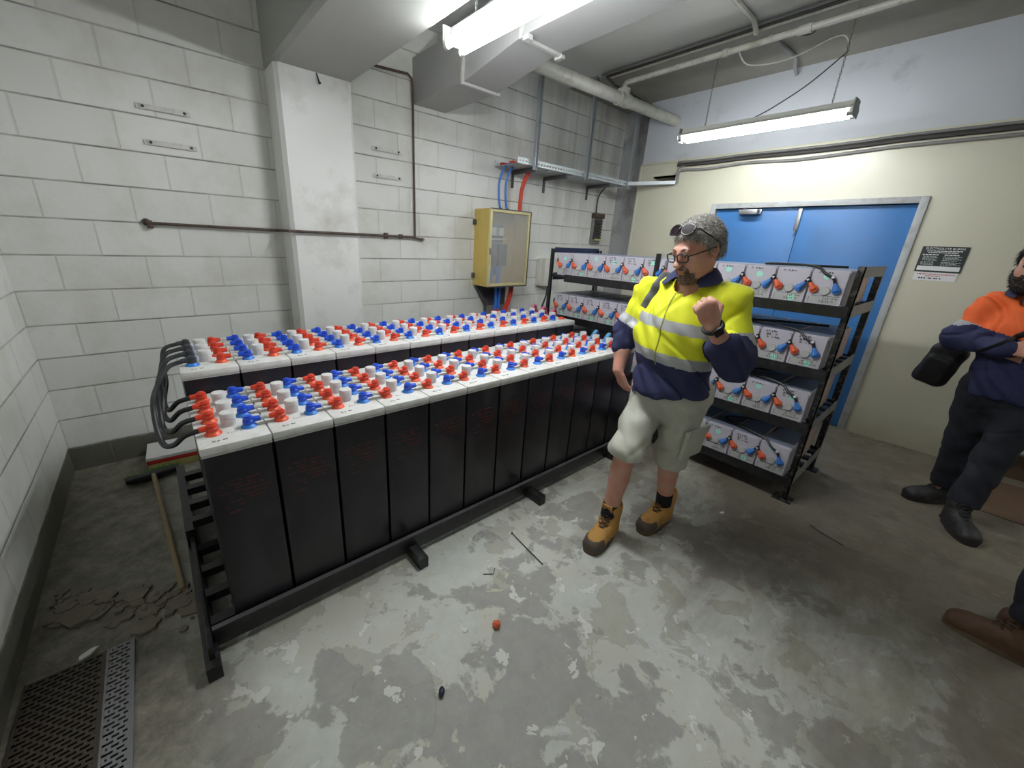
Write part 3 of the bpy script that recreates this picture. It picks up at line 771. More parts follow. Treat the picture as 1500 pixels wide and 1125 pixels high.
def cells():
    for rn, first_red in (('front', True), ('rear', False)):
        R = ROWS[rn]; hb = .751
        proto = make_cell(first_red, R['d'])
        for i in range(12):
            o = proto if i == 0 else copy_tree(proto)
            o.location = (X0 + i * PITCH, R['y'], R['z'] - hb)
            o['label'] = f"black battery cell with grey lid, {ORD[i]} in {rn} row from the looped cables"
            o['group'] = f'battery cells in the {rn} row'
        # links from cell i to cell i+1
        lp = thing('link_cable', 'x', 'battery link')
        gap = PITCH - XD + XA
        pts = [(.036, 0, .0225), (.046, 0, .024), (gap / 2, 0, .027), (gap - .046, 0, .024), (gap - .036, 0, .0225)]
        MB().tube(pts, .0088, 10).build('cable', M['link_grey'], lp)
        a, b = ('blue', 'red') if first_red else ('red', 'blue')
        ba = boot_mb(1).build('terminal_boot', M[a], lp); ba['label'] = f'{a} terminal boot'
        bb = boot_mb(-1).build('terminal_boot', M[b], lp, loc=(gap, 0, 0)); bb['label'] = f'{b} terminal boot'
        fl = MB().box((.0, -.006, .0015), (gap, .006, .0045)); fl.build('lower_strap', M['link_grey'], lp, smooth=None)
        k = 0
        for i in range(11):
            for j, y in enumerate(PY):
                o = lp if k == 0 else copy_tree(lp)
                k += 1
                o.location = (X0 + i * PITCH + XD, R['y'] + y, R['z'] + .001)
                o.rotation_euler = (0, 0, random.uniform(-.03, .03))
                o['label'] = f"grey link joining {rn}-row cells {NUM[i]} and {NUM[i+1]} from looped cables, {ORD[j]} from the aisle"
                o['group'] = f'links along the {rn} battery row'
    # looped black cables between the two rows
    F, B = ROWS['front'], ROWS['rear']
    for j in range(4):
        t = thing('battery_cable', f"black cable looping between the two rows' ends, {ORD[j]} from the aisle", 'cable', (0, 0, 0), 0, 'looped black cables')
        yf = F['y'] + PY[j]; yb = B['y'] + PY[j]; xf = X0 + XA
        zf, zb = F['z'], B['z']
        dx = -.012 * (3 - j) ; s = j * .016 + .012
        mx = lambda f: yf * (1 - f) + yb * f
        p = [(xf - .036, yf, zf + .0235), (xf - .080, yf + .015, zf + .010), (.575, yf + .06, zf - .035), (.540 + s * .4, yf + .12, zf - .062 + s * .8), (.522 + s, mx(.33), zf - .02 + s), (.524 + s, mx(.5), zf + .05), (.545 + s * .6, mx(.75), zb - .035), (.600, yb - .03, zb + .012), (xf - .036, yb, zb + .0235)]
        MB().tube(BEZ(p, 12), .0095, 10).build('cable', M['black_rubber'], t)
        q = boot_mb(-1).build('terminal_boot', M['red'], t, loc=(xf, yf, zf + .001)); q['label'] = 'red terminal boot'
        q = boot_mb(-1).build('terminal_boot', M['dark_boot'], t, loc=(xf, yb, zb + .001)); q['label'] = 'dark grey terminal boot'
    # far end leads
    xe = X0 + 11 * PITCH + XD
    for j in range(3):
        t = thing('battery_cable', f"pink sleeved lead at the rack end of rear row, {ORD[j]} from the aisle", 'cable', (0, 0, 0), 0, 'pink leads on the rear row')
        y = B['y'] + PY[j + 1]
        MB().tube(BEZ([(xe, y, B['z'] + .03), (xe + .04, y + .01, B['z'] + .052), (xe + .09, y + .03, B['z'] + .030), (xe + .13, y + .04, B['z'] - .1), (xe + .13, y + .04, B['z'] - .4)], 12), .015, 10).build('cable', M['pink_glove'], t)
        boot_mb(1).build('terminal_boot', M['pink_glove'], t, loc=(xe, y, B['z'] + .001))
    for j in range(2):
        t = thing('battery_cable', f"light blue sleeved lead at the rack end of front row, {ORD[j]} from the aisle", 'cable', (0, 0, 0), 0, 'light blue leads on the front row')
        y = F['y'] + PY[j + 1]
        MB().tube(BEZ([(xe, y, F['z'] + .03), (xe + .04, y + .01, F['z'] + .050), (xe + .09, y + .03, F['z'] + .028), (xe + .13, y + .04, F['z'] - .1), (xe + .13, y + .04, F['z'] - .4)], 12), .015, 10).build('cable', M['glove_blue'], t)
        boot_mb(1).build('terminal_boot', M['glove_blue'], t, loc=(xe, y, F['z'] + .001))
    # stand
    t = thing('battery_stand', 'black steel stepped stand on the floor carrying both rows of cells', 'battery stand')
    xl, xr = .56, X0 + 12 * PITCH + .04
    for x in (.545, 1.41, 2.26, 3.12):
        c = MB().box((x - .024, -2.065, .0), (x + .024, -.60, .062), .003)
        c.build('cross_beam', M['black_metal'], t)
        MB().box((x - .023, -2.0665, .005), (x + .023, -2.0650, .058)).build('beam_end_cap', M['black_metal'], t)
        MB().box((x - .02, -1.33, .062), (x + .02, -.62, .160)).build('step_riser', M['black_metal'], t)
    y0 = F['y']
    for y in (.03, .19, .35, .51):
        MB().box((xl, y0 + y, .0625), (xr, y0 + y + .045, .0995)).build('rail', M['black_metal'], t)
    for y in (.03, .19, .35, .51):
        MB().box((xl, B['y'] + y, .160), (xr, B['y'] + y + .045, .2005)).build('rail', M['black_metal'], t)
    MB().box((xl, y0 - .022, .035), (xr, y0 - .004, .122), .002).build('front_rail', M['black_metal'], t)
    MB().box((xl + .001, y0 - .0235, .1195), (xr, y0 - .003, .1225)).build('rail_edge', M['dark_grey'], t)  # paler strip carries the rail's lit edge in its colour
    MB().box((.538, -2.03, .062), (.556, -.62, .12), .002).build('end_rail', M['black_metal'], t)

# ------------------------------------------------------------------ block battery rack
def block_rack():
    xf, xr = 3.555, 4.31; xp = 3.622
    shelves = [(1.277, 'top'), (.907, 'second'), (.563, 'third'), (.180, 'bottom')]
    W = .1725; yE = -2.953; N = 12
    yl = -.815
    t = thing('battery_rack', 'black four-shelf steel rack of block batteries before the blue door', 'rack', (0, 0, 0))
    for y, m in ((-2.997, 'black_scuffed'), (-1.875 - .0, 'black_metal'), (yl, 'black_metal')):
        for x in (xp, xr - .045):
            p = MB().box((x, y, .008), (x + .005, y + .034, 1.505)).box((x if x == xp else x + .02, y, .008), (x + .024 if x == xp else x + .045, y + .006, 1.505))
            if y == yl and x == xp:
                p = MB().box((xf - .004, y + .002, .008), (xf + .02, y + .03, 1.51))
            if -1.9 < y < -1.8:
                p = MB().box((xf - .002 if x == xp else x, y + .012, .008), (xf + .006 if x == xp else x + .004, y + .048, 1.515))
            po = p.build('post', M[m], t, smooth=None)
            MB().box((x - .03, y - .03, 0), (x + .065, y + .075, .008)).build('foot_plate', M[m], po, smooth=None)
    for z, nm in shelves:
        MB().box((xf - .006, -2.99, z - .052), (xf, yl - .16 if nm == 'top' else yl, z + .012), .001).build('front_lip', M['black_metal'], t, smooth=None)
        MB().box((xr - .006, -2.99, z - .05), (xr, yl + .04, z), .001).build('rear_lip', M['black_metal'], t, smooth=None)
        for k in range(5):
            x = xf + .02 + k * .15
            MB().box((x, -2.985, z - .02), (x + .05, yl + .035, z)).build('shelf_slat', M['black_metal'], t, smooth=None)
        for y in (-2.998, yl + .04):
            MB().box((xp + .006, y, z - .055), (xr - .02, y + .005, z + .012)).build('side_bar', M['side_rail'] if y < -2 else M['black_metal'], t, smooth=None)
    MB().box((xp + .006, -2.998, 1.445), (xr, -2.992, 1.505)).build('top_bar', M['side_rail'], t, smooth=None)
    MB().box((xp, yl + .04, 1.475), (xr, yl + .046, 1.522)).build('top_bar', M['navy_metal'], t, smooth=None)
    # battery
    Hh = .200; D = .64; xb = xf + .007
    b0 = thing('block_battery', 'x', 'battery')
    X = Matrix(((0, 0, 1, 0), (-1, 0, 0, 0), (0, 1, 0, 0), (0, 0, 0, 1)))   # local (u=-y, z, depth x)
    w2 = W / 2 - .002
    poly = [(-w2 + .004, 0), (w2 - .004, 0), (w2, .004), (w2, Hh - .006), (w2 - .006, Hh), (-w2 + .006, Hh), (-w2, Hh - .006), (-w2, .004)]
    MB().prism(poly, .012, .21, X).prism([(p[0] * .95, .006 + p[1] * .94) for p in poly], 0, .012, X).build('front_block', M['vr_front'], b0, smooth=None)
    MB().prism([(p[0] * .97, p[1] * .985) for p in poly], .21, D, X).build('jar', M['vr_jar'], b0, smooth=None)
    MB().box((.03, -w2 * .9, Hh), (D - .02, w2 * .9, Hh + .0015)).build('top_cover', M['vr_top'], b0, smooth=None)
    RX = Matrix.Rotation(-PI / 2, 4, 'Y')
    MB().lathe([(.0235, 0), (.0235, .006), (.021, .009)], 20, Matrix.Translation((0, .002, .085)) @ RX).build('vent_cap', M['cap_grey'], b0)
    MB().box((-.0012, -w2 * .80, .017), (.0, w2 * .80, .056)).build('label_panel', M['cap_grey'], b0, smooth=None)
    ln = MB().box((-.0016, -w2 * .82, .0555), (-.0002, w2 * .70, .0575)).box((-.0016, .0, .017), (-.0002, .0015, .056)).box((-.0016, w2 * .80, .017), (-.0002, w2 * .82, .05))
    ln.build('label_outline', M['ink'], b0, smooth=None)
    CH[b0.name] = list(b0.children)
    variants = []
    rnd = random.Random(11)
    for v in range(3):
        m = marks_mesh([(-.015, .05, .043), (-.02, .055, .028)], rnd, .010, .011, .0022, 'pen')
        m.v = [(p[1] - .0018, -p[0], p[2]) for p in m.v]
        note = None
        if v > 0:
            m2 = marks_mesh([(-.055, .0, .185), (-.05, .0, .168), (-.05, .02, .150)][: (3 if v == 2 else 1)], rnd, .010, .012, .0028, 'pen')
            m2.v = [(p[1] - .0018, -p[0], p[2]) for p in m2.v]
            note = m2.mesh('pen_note', M['ink'], None)
        variants.append((m.mesh('pen_marks', M['ink'], None), note))
    discs = []
    for v, (yy, zz) in enumerate(((.01, .165), (-.02, .03), (.0, .15))):
        discs.append(MB().lathe([(.0175, 0), (.0175, .0012)], 18, Matrix.Translation((-.0002, yy, zz)) @ RX).mesh('sticker', M['mint']))
    # jumper between neighbours
    def boot(m_, ang, dz=0):
        m = MB()
        # bulb face toward -x, tail rising
        m.lathe([(.020, 0), (.022, .004), (.021, .012), (.014, .017), (.004, .018)], 16, RX)
        dy, dzz = math.sin(ang), math.cos(ang)
        m.tube([(-.008, 0, 0), (-.010, dy * .022, dzz * .022), (-.011, dy * .042, dzz * .042)], [.0185, .0135, .0085], 10)
        return m
    gap = W - .054 - .048   # from blue of one to orange of the next, along -y
    j0 = thing('jumper_cable', 'x', 'battery link')
    o = boot(M['blue_boot'], -.62).build('terminal_boot', M['blue_boot'], j0); o['label'] = 'blue terminal boot'
    o = boot(M['orange_boot'], .62).build('terminal_boot', M['orange_boot'], j0, loc=(0, -gap, 0)); o['label'] = 'orange terminal boot'
    MB().tube(BEZ([(-.011, -.022, .034), (-.013, -.030, .046), (-.014, -gap / 2, .058), (-.013, -gap + .030, .046), (-.011, -gap + .022, .034)], 10), .0075, 8).build('cable', M['black_rubber'], j0)
    MB().tube([(-.013, -.030, .046), (-.0135, -.040, .053)], .0088, 8).build('white_band', M['sign_white'], j0)
    nb = nj = 0
    for s, (z, nm) in enumerate(shelves):
        for i in range(N):
            if nb == 0:
                b = b0
            else:
                b = copy_tree(b0)
            nb += 1
            k = i if i < 6 else i
            yc = yE + W / 2 + i * W + (0.0 if i < 6 else .012)
            b.location = (xb + random.uniform(0, .004), yc, z + .0005)
            b['label'] = f"grey block battery on the {nm} rack shelf, {ORD[i]} from the orange-shirted person's end"
            b['group'] = f'block batteries on the {nm} shelf'
            vi = (i * 2 + s) % 3
            if s == 1: vi = 2
            if s == 0: vi = (1 if i < 4 else 0) if i not in (6, 7, 8) else 2
            pmk = bpy.data.objects.new('pen_marks', variants[vi][0]); COL.objects.link(pmk); pmk.parent = b
            if variants[vi][1]:
                pmk = bpy.data.objects.new('pen_note', variants[vi][1]); COL.objects.link(pmk); pmk.parent = b
            st = bpy.data.objects.new('sticker', discs[(i + s) % 3 if s != 1 else 1]); COL.objects.link(st); st.parent = b
        for i in range(N - 1):
            j = j0 if nj == 0 else copy_tree(j0)
            nj += 1
            ya = yE + W / 2 + (i + 1) * W + (0.0 if i + 1 < 6 else .012)
            # blue boot of battery i+1 (its south side) to orange boot of battery i
            j.location = (xb - .0005, ya - .047, z + .0925)
            j['label'] = f"jumper joining {ORD[i]} and {ORD[i+1]} batteries of {nm} shelf from orange-shirted person's end"
            j['group'] = f'jumpers on the {nm} shelf'
        # lead at the south end going up and over the row
        y = yE + W / 2 - .047
        t = thing('battery_lead', f'long black lead from the end battery over the {nm} rack shelf', 'cable', (0, 0, 0), 0, 'long leads on the rack')
        zz = z + .0925
        o = boot(None, .35).build('terminal_boot', M['blue_boot'], t, loc=(xb - .0005, y, zz)); o['label'] = 'blue terminal boot'
        pts = [(xb - .011, y + .015, zz + .036), (xb - .012, y + .028, zz + .065), (xb - .006, y + .07, z + Hh - .02), (xb + .02, y + .12, z + Hh + .012), (xb + .06, y + .25, z + Hh + .020), (xb + .16, y + .42, z + Hh + .013), (xb + .3, y + .3, z + Hh + .013), (xb + .42, y + .05, z + Hh + .013)]
        MB().tube(BEZ(pts, 12), .0075, 8).build('cable', M['black_rubber'], t)
        MB().tube([pts[1], (pts[1][0], pts[1][1] + .004, pts[1][2] + .012)], .0092, 8).build('white_band', M['sign_white'], t)
        yN = yE + W / 2 + 11 * W + .012 + .048
        t = thing('battery_lead', f'short black lead with orange boot at the cabinet end of {nm} rack shelf', 'cable', (xb - .0005, yN, zz), 0, 'short leads at the cabinet end')
        o = MB().lathe([(.020, 0), (.022, .004), (.021, .012), (.014, .017), (.004, .018)], 16, RX)
        o.tube([(-.0095, 0, 0), (-.0105, .03, .03)], [.016, .009], 8)
        o.build('terminal_boot', M['orange_boot'], t)['label'] = 'orange terminal boot'
        MB().tube(BEZ([(-.0105, .03, .03), (.02, .045, .06), (.10, .045, .07), (.2, .045, .05)], 8), .0075, 8).build('cable', M['black_rubber'], t)

# ------------------------------------------------------------------ loose things
def text_mesh(body, size, mat, name, parent, Mx, extr=.0006):
    cu = bpy.data.curves.new(name, 'FONT')
    cu.body = body; cu.size = size; cu.extrude = extr; cu.align_x = 'CENTER'; cu.align_y = 'CENTER'
    tmp = bpy.data.objects.new(name + '_tmp', cu); COL.objects.link(tmp)
    dg = bpy.context.evaluated_depsgraph_get()
    me = bpy.data.meshes.new_from_object(tmp.evaluated_get(dg))
    bpy.data.objects.remove(tmp); bpy.data.curves.remove(cu)
    me.materials.clear(); me.materials.append(mat)
    o = bpy.data.objects.new(name, me); COL.objects.link(o)
    o.parent = parent; o.matrix_local = Mx
    return o

def sign():
    t = thing('safety_sign', 'dark green electrolyte burns sign on the cream wall by the door', 'sign', (XE - .004, -3.163, 1.567))
    w, h = .2525 / 2, .192 / 2
    MB().box((-.003, -w, -h), (.003, w, h), .001).build('sign_board', M['sign_dark'], t, smooth=None)
    face = Matrix(((0, 0, -1, -.0035), (-1, 0, 0, 0), (0, 1, 0, 0), (0, 0, 0, 1)))
    text_mesh('ELECTROLYTE BURNS', .0215, M['sign_white'], 'sign_heading', t, face @ Matrix.Translation((0, .080, 0)))
    def rows(specs, mat, nm):
        m = MB(); r = random.Random(5)
        for (x0, x1, z, hh) in specs:
            x = x0
            while x < x1:
                l = r.uniform(.006, .018)
                m.box((-.0042, -min(x + l, x1), z - hh / 2), (-.003, -x, z + hh / 2)); x += l + .0035
        m.build(nm, mat, t, smooth=None)
    rows([(-.095, .095, .062, .006), (-.085, .075, .050, .006)], M['sign_white'], 'sign_subheading')
    rows([(-.112, -.025, .034, .007), (.008, .085, .034, .007)], M['sign_white'], 'column_heading')
    rows([(-.105, -.03 + .01 * (k % 2), .021 - k * .0095, .0045) for k in range(4)], M['sign_grey'], 'small_print'); rows([(.006, .105 - .02 * (k % 2), .021 - k * .0095, .0045) for k in range(4)], M['sign_grey'], 'small_print')
    rows([(-.108, -.035, -.022 - k * .0095, .0045) for k in range(3)], M['sign_grey'], 'small_print'); rows([(.004, .108 - .02 * (k % 2), -.022 - k * .0095, .0045) for k in range(3)], M['sign_grey'], 'small_print')
    MB().box((-.0042, -w + .010, -h + .010), (-.003, w - .010, -.052)).build('white_panel', M['sign_white'], t, smooth=None)
    t2 = thing('paper_sign', 'thin white paper strip with red print under the safety sign', 'paper', (XE - .003, -3.16, 1.435))
    MB().box((0, -.12, -.032), (.0015, .115, .032)).build('paper', M['sign_white'], t2, smooth=None)
    m = MB(); r = random.Random(8)
    for (x0, x1, z) in ((-.10, .10, .018), (-.05, .03, .004)):
        x = x0
        while x < x1:
            l = r.uniform(.005, .014); m.box((-.0012, -x - l, z - .0035), (0, -x, z + .0035)); x += l + .003
    m.build('red_print', M['sign_red'], t2, smooth=None)
    m = MB()
    for x in (-.085, -.07, -.055, -.03, -.02, .0, .012, .03):
        m.box((-.0012, -x - .010, -.018), (0, -x, -.009))
    m.build('blue_print', M['navy'], t2, smooth=None)

def perforated(name, label, x0, x1, y0, y1, z, slot, mat):
    t = thing(name, label, 'trench cover', (x0, y0, 0))
    m = MB(); W = x1 - x0; Ln = y1 - y0
    pit = .0165; bar = .009
    n = int(Ln / pit)
    for k in range(n + 1):
        m.box((0, k * pit, z - .004), (W, k * pit + bar, z))
        if k < n:
            x = (0 if k % 2 else slot * .7)
            m.box((0, k * pit + bar, z - .004), (.008, (k + 1) * pit, z)); m.box((W - .008, k * pit + bar, z - .004), (W, (k + 1) * pit, z))
            while x < W - .012:
                m.box((x, k * pit + bar, z - .004), (x + .008, (k + 1) * pit, z)); x += slot * 1.4
    m.box((-.006, 0, 0), (0, Ln, z + .002)); m.box((W, 0, 0), (W + .006, Ln, z + .002))
    m.build('slotted_plate', mat, t, smooth=None)
    MB().box((0, 0, .0005), (W, Ln, .0015)).build('trench_floor', M['pit'], t, smooth=None)
    return t

def loose():
    perforated('trench_cover', 'brown slotted trench mat against the west wall', .03, .232, -2.75, -1.70, .010, .022, M['mat_dark'])
    perforated('trench_cover', 'narrow pale grey slotted trench cover beside the brown mat', .244, .312, -2.75, -1.70, .012, .019, M['mat_light'])
    # white carton lying by the wall
    t = thing('carton', 'flat white carton with red edge by the block wall', 'carton', (.53, -.17, 0), -.04)
    MB().box((-.15, -.12, 0), (.15, .12, .05), .002).build('carton_base', M['carton_yellow'], t)
    MB().box((-.152, -.122, .05), (.152, .122, .078), .002).build('red_band', M['carton_red'], t)
    MB().box((-.153, -.123, .078), (.153, .123, .10), .003).build('lid', M['carton_white'], t)
    # broom
    t = thing('broom', 'green-bristled broom with a long wooden handle lying on dirty floor', 'broom', (.40, -.41, 0), .09)
    MB().cbox((0, 0, .045), (.27, .05, .03), .008).build('broom_head', M['black_rubber'], t)
    m = MB(); r = random.Random(2)
    for k in range(240):
        x = r.uniform(-.13, .13); y = r.uniform(-.018, .018); m.tube([(x, y * .3 + .02, .03 + y * .5), (x * 1.06 + r.uniform(-.01, .01), .075 + r.uniform(-.015, .02), .012 + abs(y) + r.uniform(-.006, .02))], .0026, 4)
    m.build('bristles', M['broom_green'], t, smooth=None)
    MB().tube([(0, -.02, .05), (-.010, -.55, .032), (-.022, -1.13, .013)], .0125, 10).build('handle', M['wood'], t)
    # debris ridge
    m = MB(); r = random.Random(4)
    for k in range(150):
        x = r.uniform(.05, .50); y = -1.30 - .62 * x + r.gauss(0, .06)
        s = r.uniform(.008, .03) if k < 130 else r.uniform(.03, .06)
        n = r.randint(5, 7)
        poly = [(math.cos(2 * PI * q / n) * s * r.uniform(.6, 1.1), math.sin(2 * PI * q / n) * s * r.uniform(.6, 1.1)) for q in range(n)]
        m.prism(poly, 0, r.uniform(.003, .014), Matrix.Translation((x, y, 0)) @ Matrix.Rotation(r.uniform(-.04, .04), 4, 'X'))
    o = m.build('concrete_rubble', M['rubble'], smooth=None); o['kind'] = 'stuff'; tag(o, 'flaked concrete rubble across the dirty floor by west wall', 'rubble')
    tag(MB().prism([(-.03, -.01), (.0, -.014), (.032, .0), (.012, .011), (-.022, .008)], 0, .006, Matrix.Translation((.185, -1.68, .013)) @ Matrix.Rotation(.4, 4, 'Z')).build('paint_flake', M['carton_white'], smooth=None), 'pale flake lying at the end of the brown trench mat', 'flake')
    # things dropped on the concrete
    tag(MB().lathe([(.016, 0), (.018, .006), (.016, .016), (.010, .020), (.009, .027), (.004, .028)], 8, Matrix.Rotation(.5, 4, 'X')).build('red_plug', M['orange_boot'], loc=(1.492, -2.515, .006)), 'small red plastic cap dropped on the concrete floor', 'cap')
    tag(MB().tube([(-.014, 0, .009), (-.006, 0, .010), (.008, 0, .010), (.016, 0, .009)], [.006, .0105, .011, .007], 10).build('dropped_boot', M['navy_metal'], loc=(1.163, -2.60, .001), rz=.9), 'small dark blue terminal boot dropped on the concrete floor', 'boot')
    tag(MB().tube([(1.929, -2.144, .006), (1.915, -2.27, .004), (1.901, -2.405, .005)], .0028, 6).lathe([(.0055, 0), (.0055, .006)], 8, c=(1.929, -2.144, .002)).build('cable_tie', M['ink']), 'thin black rod lying beside the battery stand', 'rod')
    tag(MB().tube([(3.45, -3.17, .004), (3.42, -3.222, .006), (3.405, -3.28, .004), (3.388, -3.335, .004)], .0035, 6).build('twig', M['dark_conduit']), 'dark bent twig on the stained floor near the rack', 'twig')
    tag(MB().tube([(1.62, -2.27, .003), (1.66, -2.30, .004), (1.69, -2.275, .003)], .002, 5).build('cable_tie', M['ink']), 'short bent black scrap on the floor near the stand', 'scrap')
    tag(MB().prism([(-.014, -.006), (.012, -.008), (.014, .002), (-.002, .004), (-.006, .012), (-.014, .01)], 0, .005, Matrix.Translation((3.128, -2.79, .001))).build('paper_scrap', M['sign_white'], smooth=None), 'tiny white scrap on the floor in front of the rack', 'scrap')
    tag(MB().tube([(XE - .035, -3.84, .215), (XE - .035, -6.0, .205)], .016, 10).build('wall_pipe', M['grey_conduit']), 'pale pipe low along the cream wall past the orange-shirted person', 'pipe')
    h = MB().box((4.60, -4.35, .0), (5.30, -3.83, .006), .002)
    tag(h.build('floor_hatch', M['rust_stain'], smooth=None), 'brownish flush hatch plate in the floor behind the orange-shirted person', 'hatch')
    r = random.Random(9); m = MB()
    for k in range(26):
        x = XE - .03 - abs(r.gauss(0, .05)); y = r.uniform(-3.35, -3.0); s = r.uniform(.006, .022)
        m.prism([(-s, -s * .5), (s * .8, -s * .6), (s, s * .4), (-s * .3, s * .7)], 0, r.uniform(.002, .008), Matrix.Translation((x, y, 0)) @ Matrix.Rotation(r.uniform(0, 6), 4, 'Z'))
    o = m.build('litter', M['rubble'], smooth=None); o['kind'] = 'stuff'; tag(o, 'crumbled debris along the wall foot beside the door', 'debris')

# ------------------------------------------------------------------ implicit-surface modelling for figures
class SDF:
    def __init__(self, h):
        self.h = h; self.p = []
    def cap(self, a, b, ra, rb=None, k=.02):
        a = np.array(a, float); b = np.array(b, float); rb = ra if rb is None else rb
        r = max(ra, rb); lo = np.minimum(a, b) - r; hi = np.maximum(a, b) + r
        def f(P):
            d = b - a; L2 = max(float(d @ d), 1e-12)
            t = np.clip(((P - a) @ d) / L2, 0, 1)
            q = P - a - t[..., None] * d
            return np.sqrt((q * q).sum(-1)) - (ra + (rb - ra) * t)
        self.p.append((f, lo, hi, k, 1)); return self
    def ell(self, c, r, R=None, k=.02, sign=1):
        c = np.array(c, float); r = np.array(r, float)
        A = np.eye(3) if R is None else np.array(R, float)
        ext = np.sqrt(((A * r) ** 2).sum(1))
        def f(P):
            q = (P - c) @ A
            k0 = np.sqrt(((q / r) ** 2).sum(-1)); k1 = np.sqrt(((q / (r * r)) ** 2).sum(-1))
            return k0 * (k0 - 1.0) / np.maximum(k1, 1e-9)
        self.p.append((f, c - ext, c + ext, k, sign)); return self
    def rbox(self, c, s, rad, R=None, k=.01, sign=1):
        c = np.array(c, float); s = np.array(s, float) - rad
        A = np.eye(3) if R is None else np.array(R, float)
        ext = np.abs(A) @ (s + rad)
        def f(P):
            q = np.abs((P - c) @ A) - s
            return np.sqrt((np.maximum(q, 0) ** 2).sum(-1)) + np.minimum(q.max(-1), 0) - rad
        self.p.append((f, c - ext, c + ext, k, sign)); return self
    def grid(self):
        lo = np.min([p[1] for p in self.p if p[4] > 0], 0) - 6 * self.h
        hi = np.max([p[2] for p in self.p if p[4] > 0], 0) + 6 * self.h
        n = np.ceil((hi - lo) / self.h).astype(int) + 1
        D = np.full(n, .5, np.float32)
        for f, a, b, k, sg in self.p:
            m = k + 4 * self.h
            i0 = np.maximum(np.floor((a - m - lo) / self.h).astype(int), 0)
            i1 = np.minimum(np.ceil((b + m - lo) / self.h).astype(int) + 1, n)
            if (i1 <= i0).any():
                continue
            ax = [lo[q] + self.h * np.arange(i0[q], i1[q]) for q in range(3)]
            P = np.stack(np.meshgrid(*ax, indexing='ij'), -1)
            d = f(P).astype(np.float32)
            sl = tuple(slice(i0[q], i1[q]) for q in range(3))
            o = D[sl]
            if sg > 0:
                hh = np.maximum(k - np.abs(o - d), 0) / k
                D[sl] = np.minimum(o, d) - hh * hh * k * .25
            else:
                hh = np.maximum(k - np.abs(o + d), 0) / k
                D[sl] = np.maximum(o, -d) + hh * hh * k * .25
        self.lo = lo; self.D = D
        return self
    def coords(self):
        n = self.D.shape
        ax = [self.lo[q] + self.h * np.arange(n[q]) for q in range(3)]
        return np.meshgrid(*ax, indexing='ij')
    def mesh(self):
        D, h, lo = self.D, self.h, self.lo
        S = D < 0
        nx, ny, nz = D.shape
        cnt = np.zeros((nx - 1, ny - 1, nz - 1), np.int8)
        C8 = [(i, j, k) for i in (0, 1) for j in (0, 1) for k in (0, 1)]
        for i, j, k in C8:
            cnt += S[i:nx - 1 + i, j:ny - 1 + j, k:nz - 1 + k]
        act = (cnt > 0) & (cnt < 8)
        cells = np.argwhere(act)
        idx = np.full(act.shape, -1, np.int64); idx[act] = np.arange(len(cells))
        pos = np.zeros((len(cells), 3)); num = np.zeros(len(cells))
        for a in C8:
            for q in range(3):
                if a[q]:
                    continue
                b = list(a); b[q] = 1
                da = D[cells[:, 0] + a[0], cells[:, 1] + a[1], cells[:, 2] + a[2]]
                db = D[cells[:, 0] + b[0], cells[:, 1] + b[1], cells[:, 2] + b[2]]
                mk = (da < 0) != (db < 0)
                t = np.where(mk, da / np.where(mk, da - db, 1), 0)
                p = np.array(a, float)[None].repeat(len(cells), 0); p[:, q] += t
                pos[mk] += p[mk]; num[mk] += 1
        v = lo + h * (cells + pos / num[:, None])
        F = []
        for q in range(3):
            s0 = [slice(None)] * 3; s1 = [slice(None)] * 3
            s0[q] = slice(0, -1); s1[q] = slice(1, None)
            A = S[tuple(s0)]; B = S[tuple(s1)]
            e = np.argwhere(A != B)
            r, s = [(1, 2), (2, 0), (0, 1)][q]
            e = e[(e[:, r] > 0) & (e[:, s] > 0) & (e[:, r] < D.shape[r] - 1) & (e[:, s] < D.shape[s] - 1)]
            ins = A[e[:, 0], e[:, 1], e[:, 2]]
            def at(dr, ds):
                c = e.copy(); c[:, r] -= dr; c[:, s] -= ds
                return idx[c[:, 0], c[:, 1], c[:, 2]]
            quad = np.stack([at(1, 1), at(0, 1), at(0, 0), at(1, 0)], 1)
            quad[~ins] = quad[~ins][:, ::-1]
            F.append(quad)
        F = np.concatenate(F)
        F = F[(F >= 0).all(1)]
        return v, F
    def clip(self, g):
        self.D = np.maximum(self.D, g.astype(np.float32)); return self

def np_obj(name, v, F, mats, parent, matfn=None, smooth_it=1, loc=None):
    if smooth_it:
        # light Laplacian relaxation
        E = np.concatenate([F[:, [0, 1]], F[:, [1, 2]], F[:, [2, 3]], F[:, [3, 0]]])
        for _ in range(smooth_it):
            acc = np.zeros_like(v); n = np.zeros(len(v))
            np.add.at(acc, E[:, 0], v[E[:, 1]]); np.add.at(n, E[:, 0], 1)
            np.add.at(acc, E[:, 1], v[E[:, 0]]); np.add.at(n, E[:, 1], 1)
            v = v * .5 + .5 * acc / n[:, None]
    me = bpy.data.meshes.new(name)
    me.vertices.add(len(v)); me.vertices.foreach_set('co', v.astype(np.float32).ravel())
    me.loops.add(len(F) * 4); me.loops.foreach_set('vertex_index', F.astype(np.int32).ravel())
    me.polygons.add(len(F)); me.polygons.foreach_set('loop_start', np.arange(0, len(F) * 4, 4, dtype=np.int32))
    me.polygons.foreach_set('loop_total', np.full(len(F), 4, np.int32))
    me.update(calc_edges=True); me.validate()
    for m in (mats if isinstance(mats, (list, tuple)) else [mats]):
        me.materials.append(m)
    if matfn is not None:
        c = v[F].mean(1)
        me.polygons.foreach_set('material_index', matfn(c).astype(np.int32))
    me.shade_smooth()
    o = bpy.data.objects.new(name, me); COL.objects.link(o)
    o.parent = parent
    if loc is not None: o.location = loc
    return o

def rot_np(M3):
    return np.array([[M3[i][j] for j in range(3)] for i in range(3)])

